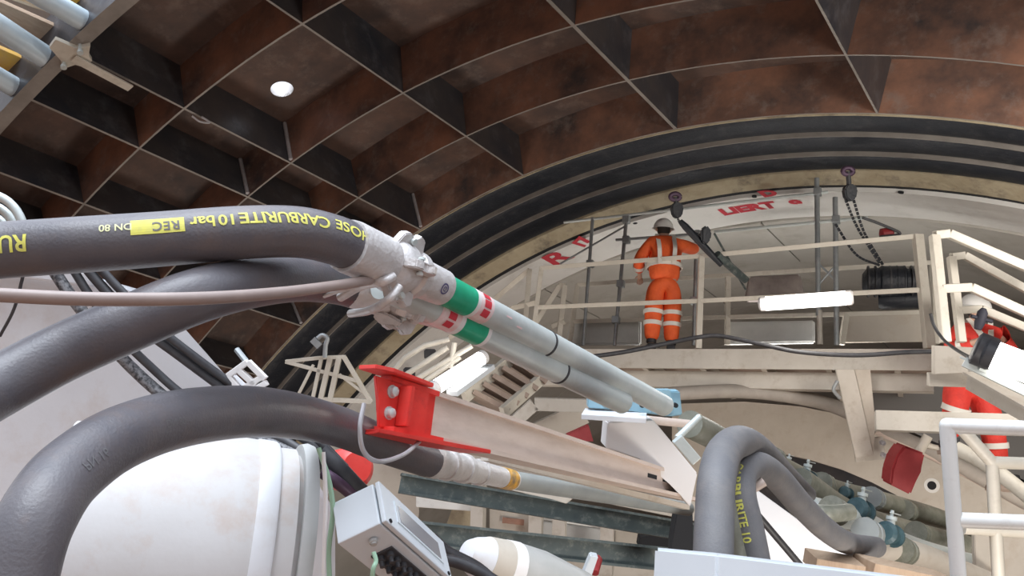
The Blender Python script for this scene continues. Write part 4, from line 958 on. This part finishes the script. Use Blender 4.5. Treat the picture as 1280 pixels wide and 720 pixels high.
# ================================================================ bulkhead below the walkway
YBK = 12.8
BKn = Vector((0, 1, 0)); BKp = Vector((0, YBK, 0))
edge_low = [(940, 562), (975, 566), (1010, 574), (1050, 586), (1090, 603), (1130, 624), (1165, 646), (1195, 668), (1220, 694), (1228, 760)]
edge_top = [(1420, 760), (1420, 640), (1330, 640), (1280, 612), (1200, 572), (1140, 545), (1060, 520), (1000, 508), (930, 502), (840, 505), (840, 600), (860, 640), (900, 560)]
bm = bmesh.new(); P = [on_plane(x, y, BKp, BKn) for x, y in edge_low+edge_top]
prism(bm, P, (0, .2, 0))
bk = tag(obj('bulkhead_plate', bm, 'bulk'), 'large beige plate with curved edges below the walkway', 'plate')
bm = bmesh.new(); p = on_plane(1165, 607, BKp, BKn)
profile(bm, p-BKn*.01, p, [(0, .095), (.012, .095)], 24); obj('bolt_hole_rim', bm, 'concl', bk)
bm = bmesh.new(); profile(bm, p-BKn*.016, p, [(0, .055), (.012, .055)], 24); obj('bolt_hole', bm, 'dark', bk)
# added dark sheet standing in for the unlit void behind the opening
bm = bmesh.new(); BK2 = Vector((0, YBK+2.0, 0))
prism(bm, [on_plane(x, y, BK2, BKn) for x, y in ((880, 548), (1250, 548), (1250, 800), (880, 800))], (0, .2, 0)); tag(obj('dark_void_sheet', bm, 'shadesteel'), 'added dark sheet standing for the unlit void in the curved opening', 'casing')
hose('duct_pipe', [(820, 494, 10.6), (860, 491, 10.6), (920, 489, 10.6), (980, 494, 10.5), (1040, 507, 10.4), (1100, 535, 10.2), (1180, 572, 10.0), (1290, 632, 9.6)], .085, 'duct', 'beige grey pipe curving along the top of the large beige plate', seg=16, cat='pipe')
# bracket leg
lg = thing('support_bracket', 'cream flanged bracket leg under the walkway bolted to the beige plate', 'bracket', at(1070, 572, 9.6))
bm = bmesh.new(); prism(bm, poly_at([(1045, 462), (1068, 462), (1092, 570), (1070, 573)], 9.7), FW*.03, .004); obj('flange', bm, 'cream', lg)
bm = bmesh.new(); prism(bm, poly_at([(1068, 462), (1088, 462), (1094, 525), (1092, 570)], 9.75), FW*.03, .004); obj('web', bm, 'bulk', lg)
bm = bmesh.new(); prism(bm, poly_at([(1066, 548), (1104, 546), (1107, 574), (1070, 578)], 9.85), FW*.03, .004); obj('foot_plate', bm, 'cream', lg)
for x, y in ((1102, 553), (1103, 568), (1052, 478), (1060, 510)):
    bm = bmesh.new(); c = at(x, y, 9.8); profile(bm, c, c-FW, [(0, .03), (.05, .03), (.05, .015), (.08, .015)], 8); obj('bolt', bm, 'weld', lg)
bm = tube_bm([at(1047, 476, 9.6), at(1042, 487, 9.6), at(1050, 498, 9.6)], .02, 8, 5); obj('cable_loop', bm, 'scaff', lg, smooth=True)
beamobj('cross_beam', (1094, 526), (1330, 533), 8.1, 7.7, .12, .18, 'cream', 'cream horizontal beam right of the bracket leg')
rb = thing('warning_horn', 'dark red curved box hanging right of the bracket leg', 'horn', at(1135, 588, 9.2))
bm = bmesh.new(); prism(bm, poly_at([(1131, 557), (1157, 567), (1151, 590), (1139, 619), (1113, 606), (1115, 588), (1121, 570)], 9.2), FW*.25, .02); obj('housing', bm, 'redd', rb)
bm = bmesh.new(); pipe(bm, at(1148, 566, 9.3), at(1160, 545, 9.3), .05, 12); pipe(bm, at(1156, 556, 9.3), at(1172, 560, 9.3), .03, 10); obj('mounting_arm', bm, 'rail', rb, smooth=True)
hose('pipe', [(1096, 536, 10.2), (1180, 575, 10.0), (1300, 640, 9.6)], .07, 'beam', 'brownish sloping pipe behind the right railings', seg=14, cat='pipe')
hose('pipe', [(1195, 560, 7.4), (1240, 585, 7.2), (1310, 640, 6.9)], .06, 'rail', 'cream sloping pipe behind the white corner railing', seg=14, cat='pipe')
# white railing lower right, foreground
rails('guard_railing', 'white round-tube guard railing in the lower right corner', [[(1203, 790), (1184, 532), (1360, 538)], [(1196, 650), (1360, 656)]], 3.0, .026, 'railw')
rails('guard_railing', 'cream thinner guard railing behind the white corner railing', [[(1204, 538), (1240, 578), (1360, 582)], [(1240, 578), (1252, 790)], [(1204, 660), (1300, 666)]], 5.0, .035, 'rail')
bm = bmesh.new(); prism(bm, poly_at([(1218, 662), (1400, 670), (1400, 800), (1222, 800)], 6.6), FW*.05, .006); tag(obj('cabinet', bm, 'bulk'), 'beige cabinet side behind the corner railings', 'cabinet')
# grey wall board behind second worker's legs
bm = bmesh.new(); prism(bm, poly_at([(1088, 470), (1400, 470), (1400, 640), (1280, 600), (1140, 540), (1088, 522)], 11.2), FW*.05); tag(obj('grey_board', bm, mat('dark_grey_board', (.17, .165, .16), .7)), 'dark grey board behind the legs of the second worker', 'board')

# ================================================================ people
def skin_obj(name, joints, edges, m, parent, sub=2, root=0):
    me = bpy.data.meshes.new(name); me.from_pydata([j[0] for j in joints], edges, []); me.update()
    o = bpy.data.objects.new(name, me); COL.objects.link(o)
    md = o.modifiers.new('s', 'SKIN'); md.use_smooth_shade = True
    if not me.skin_vertices: 
        bpy.context.view_layer.objects.active = o
    for i, j in enumerate(joints):
        v = me.skin_vertices[0].data[i]; v.radius = (j[1], j[2] if len(j) > 2 else j[1]); v.use_root = (i == root)
    s = o.modifiers.new('u', 'SUBSURF'); s.levels = sub; s.render_levels = sub
    dg = bpy.context.evaluated_depsgraph_get(); nm = bpy.data.meshes.new_from_object(o.evaluated_get(dg))
    bpy.data.objects.remove(o)
    nm.materials.clear(); nm.materials.append(MT[m])
    for p in nm.polygons: p.use_smooth = True
    q = bpy.data.objects.new(name, nm); COL.objects.link(q); parent_to(q, parent)
    return q
def person(lb, base, Xa, Ya, J, cloth, helmet=True, H=1.7):
    """J: dict of joint positions in local metres (x right, y forward, z up) for a 1.7 m figure"""
    s = H/1.7; Za = Vector((0, 0, 1)); W = lambda p: base+(Xa*p[0]+Ya*p[1]+Za*p[2])*s
    t = thing('person', lb, 'person', base)
    G = {k: W(v) for k, v in J.items()}
    names = ['pel', 'wai', 'che', 'nec', 'hed', 'hdt', 'shL', 'elL', 'wrL', 'shR', 'elR', 'wrR', 'hiL', 'knL', 'anL', 'toL', 'hiR', 'knR', 'anR', 'toR']
    rad = dict(pel=.13, wai=.115, che=.135, nec=.055, hed=.085, hdt=.07, shL=.06, elL=.042, wrL=.028, shR=.06, elR=.042, wrR=.028, hiL=.085, knL=.058, anL=.04, toL=.035, hiR=.085, knR=.058, anR=.04, toR=.035)
    ed_ = [('pel', 'wai'), ('wai', 'che'), ('che', 'nec'), ('nec', 'hed'), ('hed', 'hdt'), ('che', 'shL'), ('shL', 'elL'), ('elL', 'wrL'), ('che', 'shR'), ('shR', 'elR'), ('elR', 'wrR'), ('pel', 'hiL'), ('hiL', 'knL'), ('knL', 'anL'), ('anL', 'toL'), ('pel', 'hiR'), ('hiR', 'knR'), ('knR', 'anR'), ('anR', 'toR')]
    idx = {n: i for i, n in enumerate(names)}
    js = [(G[n], rad[n]*s, rad[n]*s*(.8 if n in ('pel', 'wai', 'che') else 1)) for n in names]
    E_ = [(idx[a], idx[b]) for a, b in ed_]
    # hands: palm and five fingers from each wrist, in the same mesh
    for sd in 'LR':
        w = G['wr'+sd]; f = (w-G['el'+sd]).normalized(); side = f.cross(Za); side = side.normalized() if side.length > .1 else Xa.copy(); nn = side.cross(f)
        wi = idx['wr'+sd]; js.append((w+f*.05*s, .03*s, .018*s)); pi_ = len(js)-1; E_.append((wi, pi_))
        for k, (o_, ln) in enumerate(((-.03, .065), (-.01, .078), (.01, .074), (.03, .058))):
            a = w+f*.085*s+side*o_*s; b = a+(f*.8-nn*.35)*ln*.55*s; c = b+(f*.4-nn*.8)*ln*.5*s
            i0 = len(js); js += [(a, .0095*s), (b, .009*s), (c, .0075*s)]; E_ += [(pi_, i0), (i0, i0+1), (i0+1, i0+2)]
        a = w+f*.03*s-side*.035*s; b = a+(f*.6-side*.5-nn*.3)*.045*s; i0 = len(js); js += [(a, .011*s), (b, .009*s)]; E_ += [(pi_, i0), (i0, i0+1)]
    skin_obj('body', js, E_, 'skin', t, 2)
    # face features
    hd = G['hed']; fy = Ya
    if 'look' in J: fy = (Xa*J['look'][0]+Ya*J['look'][1]+Za*J['look'][2]).normalized()
    fx = fy.cross(Za).normalized()
    bm = bmesh.new(); bmesh.ops.create_uvsphere(bm, u_segments=20, v_segments=14, radius=1)
    for v in bm.verts: v.co = hd+Za*.035*s+(fx*v.co.x*.078+fy*v.co.y*.095+Za*v.co.z*.118)*s
    c = hd+Za*.03*s+fy*.098*s
    bmesh.ops.create_cone(bm, cap_ends=True, segments=8, radius1=.018*s, radius2=.006*s, depth=.05*s, matrix=Matrix.Translation(c))
    for q in (-1, 1):
        bmesh.ops.create_uvsphere(bm, u_segments=8, v_segments=6, radius=.022*s, matrix=Matrix.Translation(hd+Za*.02*s+fx*q*.08*s))
    obj('head', bm, 'skin', t, smooth=True)
    bm = bmesh.new()
    for q in (-1, 1): bmesh.ops.create_uvsphere(bm, u_segments=8, v_segments=6, radius=.011*s, matrix=Matrix.Translation(hd+Za*.045*s+fx*q*.03*s+fy*.086*s))
    box(bm, hd-Za*.035*s+fy*.085*s, fx*.025*s, fy*.006*s, Za*.005*s); obj('eyes_and_mouth', bm, 'hair', t)
    bm = bmesh.new(); bmesh.ops.create_uvsphere(bm, u_segments=20, v_segments=14, radius=1)
    for v in bm.verts: v.co = hd+Za*.03*s-fy*.012*s+(fx*v.co.x*.083+fy*v.co.y*.09+Za*min(v.co.z, .9)*.10)*s
    obj('hair', bm, 'hair', t, smooth=True)
    hl = bmesh.new(); bmesh.ops.create_uvsphere(hl, u_segments=28, v_segments=18, radius=1)
    bmesh.ops.delete(hl, geom=[v for v in hl.verts if v.co.z < -.02], context='VERTS')
    for v in hl.verts: v.co = hd+Za*.055*s+(fx*v.co.x*.12+fy*v.co.y*.145+Za*v.co.z*.125)*s
    ht = obj('helmet', hl, 'helmet', t, smooth=True)
    bm = bmesh.new(); n_ = 28; a0 = []; 
    for r_, z in ((1.0, .0), (1.14, -.012), (1.14, -.02), (1.0, -.012)):
        a0.append([bm.verts.new(hd+Za*(.055+z)*s+(fx*math.cos(q)*.12*r_+fy*math.sin(q)*.145*(r_+(.12 if math.sin(q) > .3 and r_ > 1 else 0)))*s) for q in [2*PI*k/n_ for k in range(n_)]])
    for i in range(4):
        for k in range(n_): bm.faces.new((a0[i][k], a0[i][(k+1) % n_], a0[(i+1) % 4][(k+1) % n_], a0[(i+1) % 4][k]))
    obj('helmet_brim', bm, 'helmet', ht, smooth=True)
    # jacket and trousers
    L_ = lambda a, b, q: G[a].lerp(G[b], q)
    jj = [(G['che'], .25*s, .18*s), (G['wai'], .212*s, .16*s), (L_('wai', 'pel', 1.35), .235*s, .178*s), (L_('che', 'nec', .85), .11*s, .10*s),
          (G['shL'], .098*s, .098*s), (L_('shL', 'elL', .5), .09*s), (G['elL'], .078*s), (L_('elL', 'wrL', .85), .06*s),
          (G['shR'], .098*s, .098*s), (L_('shR', 'elR', .5), .09*s), (G['elR'], .078*s), (L_('elR', 'wrR', .85), .06*s)]
    jk = skin_obj('jacket', jj, [(0, 1), (1, 2), (0, 3), (0, 4), (4, 5), (5, 6), (6, 7), (0, 8), (8, 9), (9, 10), (10, 11)], cloth, t, 2, 0)
    tt = [(G['pel'], .195*s, .155*s), (L_('pel', 'wai', .6), .18*s, .14*s)]
    te = [(0, 1)]
    for sd in 'LR':
        i0 = len(tt); tt += [(G['hi'+sd], .145*s), (L_('hi'+sd, 'kn'+sd, .5), .13*s), (G['kn'+sd], .11*s), (L_('kn'+sd, 'an'+sd, .5), .104*s), (L_('kn'+sd, 'an'+sd, .92), .095*s)]
        te += [(0, i0), (i0, i0+1), (i0+1, i0+2), (i0+2, i0+3), (i0+3, i0+4)]
    tr_ = skin_obj('trousers', tt, te, cloth, t, 2, 0)
    for sd in 'LR':
        a, b = G['an'+sd], G['to'+sd]; bm = bmesh.new()
        sweep(bm, [a+Za*.13*s, a+Za*.02*s], [.058*s, .06*s], 14); f = (b-a); f.z = 0; f.normalize(); sdv = f.cross(Za)
        box(bm, a+f*.06*s-Za*.025*s, f*.14*s, sdv*.05*s, Za*.035*s, .02*s); obj('boot', bm, 'boot', t, smooth=True)
    # reflective bands
    def bandr(a, b, q, r, w=.05, sq=1.0, par=None):
        c = a.lerp(b, q); d = (b-a).normalized(); sx = d.cross(Ya).normalized() if abs(d.dot(Ya)) < .9 else d.cross(Xa).normalized(); sy = d.cross(sx); bm = bmesh.new(); n_ = 24; rg = []
        for z, rr in ((-w/2, r-.015), (-w/2, r), (w/2, r), (w/2, r-.015)):
            rg.append([bm.verts.new(c+d*z*s+(sx*math.cos(k)+sy*math.sin(k)*sq)*rr*s) for k in [2*PI*j/n_ for j in range(n_)]])
        for i in range(3):
            for k in range(n_): bm.faces.new((rg[i][k], rg[i][(k+1) % n_], rg[i+1][(k+1) % n_], rg[i+1][k]))
        obj('reflective_band', bm, 'refl', par, smooth=True)
    bandr(G['wai'], G['che'], .05, .222, .055, .80, jk)
    for sd in 'LR':
        bandr(G['kn'+sd], G['an'+sd], -.05, .122, .05, 1, tr_); bandr(G['kn'+sd], G['an'+sd], .32, .112, .05, 1, tr_)
        bandr(G['el'+sd], G['wr'+sd], .45, .075, .04, 1, jk)
    for q in (-1, 1):
        bm = bmesh.new(); sh = G['sh'+('L' if q < 0 else 'R')]; nk = G['nec']
        a = sh.lerp(nk, .42); w0 = G['wai']+Xa*q*.085*s
        for sg_ in (1, -1):
            P_ = [a+Za*.075*s+Ya*sg_*.03*s, a.lerp(w0, .35)+Ya*sg_*.178*s+Za*.0*s, a.lerp(w0, .7)+Ya*sg_*.182*s, w0+Ya*sg_*.182*s]
            P_ = catmull(P_, 6)[0]
            for u, v_ in zip(P_[:-1], P_[1:]): bar(bm, u, v_, .05*s, .012*s, Ya*sg_)
        obj('reflective_brace', bm, 'refl', jk)
    return t, G
# standing worker, seen from behind
Xv = Vector((RT.x, RT.y, 0)).normalized(); Yv = Vector((FW.x, FW.y, 0)).normalized()
foot = on_z(831, 436, ZD)
dfo = proj(foot)[2]
foot = foot+Yv*.25
J1 = dict(pel=(0, 0, .90), wai=(-.01, .0, 1.06), che=(-.02, .02, 1.28), nec=(-.02, .04, 1.46), hed=(-.03, .07, 1.55), hdt=(-.03, .08, 1.63),
          shL=(-.19, .02, 1.38), elL=(-.32, .06, 1.14), wrL=(-.27, .24, 1.02), shR=(.16, .03, 1.40), elR=(.37, .20, 1.40), wrR=(.46, .42, 1.50),
          hiL=(-.10, 0, .84), knL=(-.115, .01, .47), anL=(-.12, .0, .09), toL=(-.13, .14, .03), hiR=(.10, 0, .84), knR=(.115, .01, .47), anR=(.115, 0, .09), toR=(.14, .14, .03), look=(-.1, 1, .15))
h_px = 152+4
H1 = 1.0*(432-280)/FPX*proj(foot)[2]*1.175
person('person in orange high-visibility workwear and white helmet standing with back turned on the walkway', foot, Xv, Yv, J1, 'orange', H=H1)
# second worker, on the stair, facing left
f2 = at(1208, 604, 8.6)
J2 = dict(pel=(.06, 0, .93), wai=(.10, .0, 1.08), che=(.14, .05, 1.30), nec=(.13, .08, 1.46), hed=(.10, .12, 1.55), hdt=(.10, .13, 1.63),
          shL=(-.03, .06, 1.38), elL=(-.16, .12, 1.16), wrL=(-.02, .34, 1.22), shR=(.32, .04, 1.36), elR=(.42, .14, 1.14), wrR=(.20, .34, 1.16),
          hiL=(-.04, 0, .86), knL=(-.13, .12, .62), anL=(-.17, .02, .36), toL=(-.19, .16, .30), hiR=(.16, 0, .86), knR=(.24, .04, .48), anR=(.30, -.02, .09), toR=(.33, .12, .03), look=(-.3, 1, -.3))
person('person in red-orange workwear and white helmet standing behind the stair railings at right', f2, -Xv, -Yv, {k: ((-v[0], v[1], v[2]) if k != 'look' else v) for k, v in J2.items()}, 'orred', H=1.86)
sd = thing('stair', 'brown stair steps under the boots of the second worker', 'stair', at(1250, 606, 8.5))
bm = bmesh.new(); bar(bm, at(1232, 609, 8.7), at(1300, 614, 8.5), .3, .04, (0, 0, 1), .004); obj('tread', bm, 'steptread', sd)
bm = bmesh.new(); bar(bm, at(1180, 564, 8.8), at(1216, 566, 8.8), .3, .04, (0, 0, 1), .004); obj('tread', bm, 'steptread', sd)
tl = thing('hand_tool', 'dark hand tool held by the second worker', 'tool', at(1226, 398, 8.0))
bm = bmesh.new(); profile(bm, at(1222, 412, 7.95), at(1230, 385, 7.95), [(0, .03), (.06, .045), (.16, .045), (.2, .02)], 14); obj('tool_body', bm, 'glove', tl, smooth=True)
bm = bmesh.new(); pipe(bm, at(1214, 395, 7.95), at(1240, 402, 7.95), .018, 8); obj('tool_handle', bm, 'glove', tl, smooth=True)

# ================================================================ light
w = bpy.data.worlds.new('world'); SC.world = w; w.use_nodes = True
nt = w.node_tree; bg = nt.nodes['Background']; bg.inputs[1].default_value = 1.0
tc = nt.nodes.new('ShaderNodeTexCoord'); sx = nt.nodes.new('ShaderNodeSeparateXYZ'); rp = nt.nodes.new('ShaderNodeValToRGB'); mr = nt.nodes.new('ShaderNodeMapRange')
nt.links.new(tc.outputs['Generated'], sx.inputs[0]); nt.links.new(sx.outputs[2], mr.inputs[0]); mr.inputs[1].default_value = -1; mr.inputs[2].default_value = 1
nt.links.new(mr.outputs[0], rp.inputs[0]); nt.links.new(rp.outputs[0], bg.inputs[0])
el = rp.color_ramp.elements; el[0].position = .0; el[0].color = (.12, .075, .055, 1); el[1].position = 1.0; el[1].color = (2.4, 2.6, 3.0, 1)
for ps, c in ((.46, (.16, .11, .09)), (.54, (.84, .83, .86)), (.75, (1.25, 1.33, 1.48))):
    e = rp.color_ramp.elements.new(ps); e.color = (*c, 1)
def light(name, kind, loc, e, col=(1, .95, .88), size=1., aim=None, sy=None):
    l = bpy.data.lights.new(name, kind); l.energy = e; l.color = col
    if kind == 'AREA': l.size = size; 
    if kind == 'AREA' and sy: l.shape = 'RECTANGLE'; l.size_y = sy
    if kind == 'POINT': l.shadow_soft_size = size
    o = bpy.data.objects.new(name, l); COL.objects.link(o); o.location = loc
    if aim is not None: o.rotation_euler = (Vector(aim)-Vector(loc)).to_track_quat('-Z', 'Y').to_euler()
    return o
sun = light('hazy_sun', 'SUN', (5, -5, 12), 3.4, (.86, .93, 1.0), aim=Vector((5, -5, 12))-Vector((.05, -.34, .9)))
sun.data.angle = math.radians(45)
light('fill_light', 'AREA', (5.6, 7.0, 7.4), 140, (1, .95, .88), 1.2, (-.5, 12.5, 9.3))  # added out-of-frame fill for the upper lining and seal bands
light('fill_light', 'AREA', (4.6, 4.2, 3.2), 110, (1, .95, .88), 1.0, (-1.2, 10.0, 4.8))  # added unseen fill towards the lower centre frames
light('fill_light', 'AREA', (4.0, 9.5, 4.0), 60, (1, .93, .84), 1.2, (1.5, 13, 5.5))  # added unseen fill towards the bulkhead plate
light('fill_light', 'AREA', (-3.5, 7.5, 3.0), 130, (1, .94, .86), 1.2, (-3, 12, 8))  # added unseen fill towards the left of the lining
light('lamp_glow', 'POINT', at(1008, 385, 8.4), 42, (1, .95, .88), .25)
pf = E0.lerp(E1, .55)+dn*2.0+Vector((0, 0, .15))
light('hidden_deck_fill', 'AREA', pf, 42, (1, .97, .92), 3.2, pf+Vector((0, .25, 1)), .4)  # added fill, hidden behind the deck edge, to brighten the lining
light('lamp_glow', 'POINT', at(590, 480, 7.6), 3, (1, .95, .88), .2)

# ---------------------------------------------------------------- view
vs = SC.view_settings
vs.view_transform = 'Standard'; vs.look = 'None'; vs.gamma = 1; vs.use_curve_mapping = False; vs.exposure = 0.0
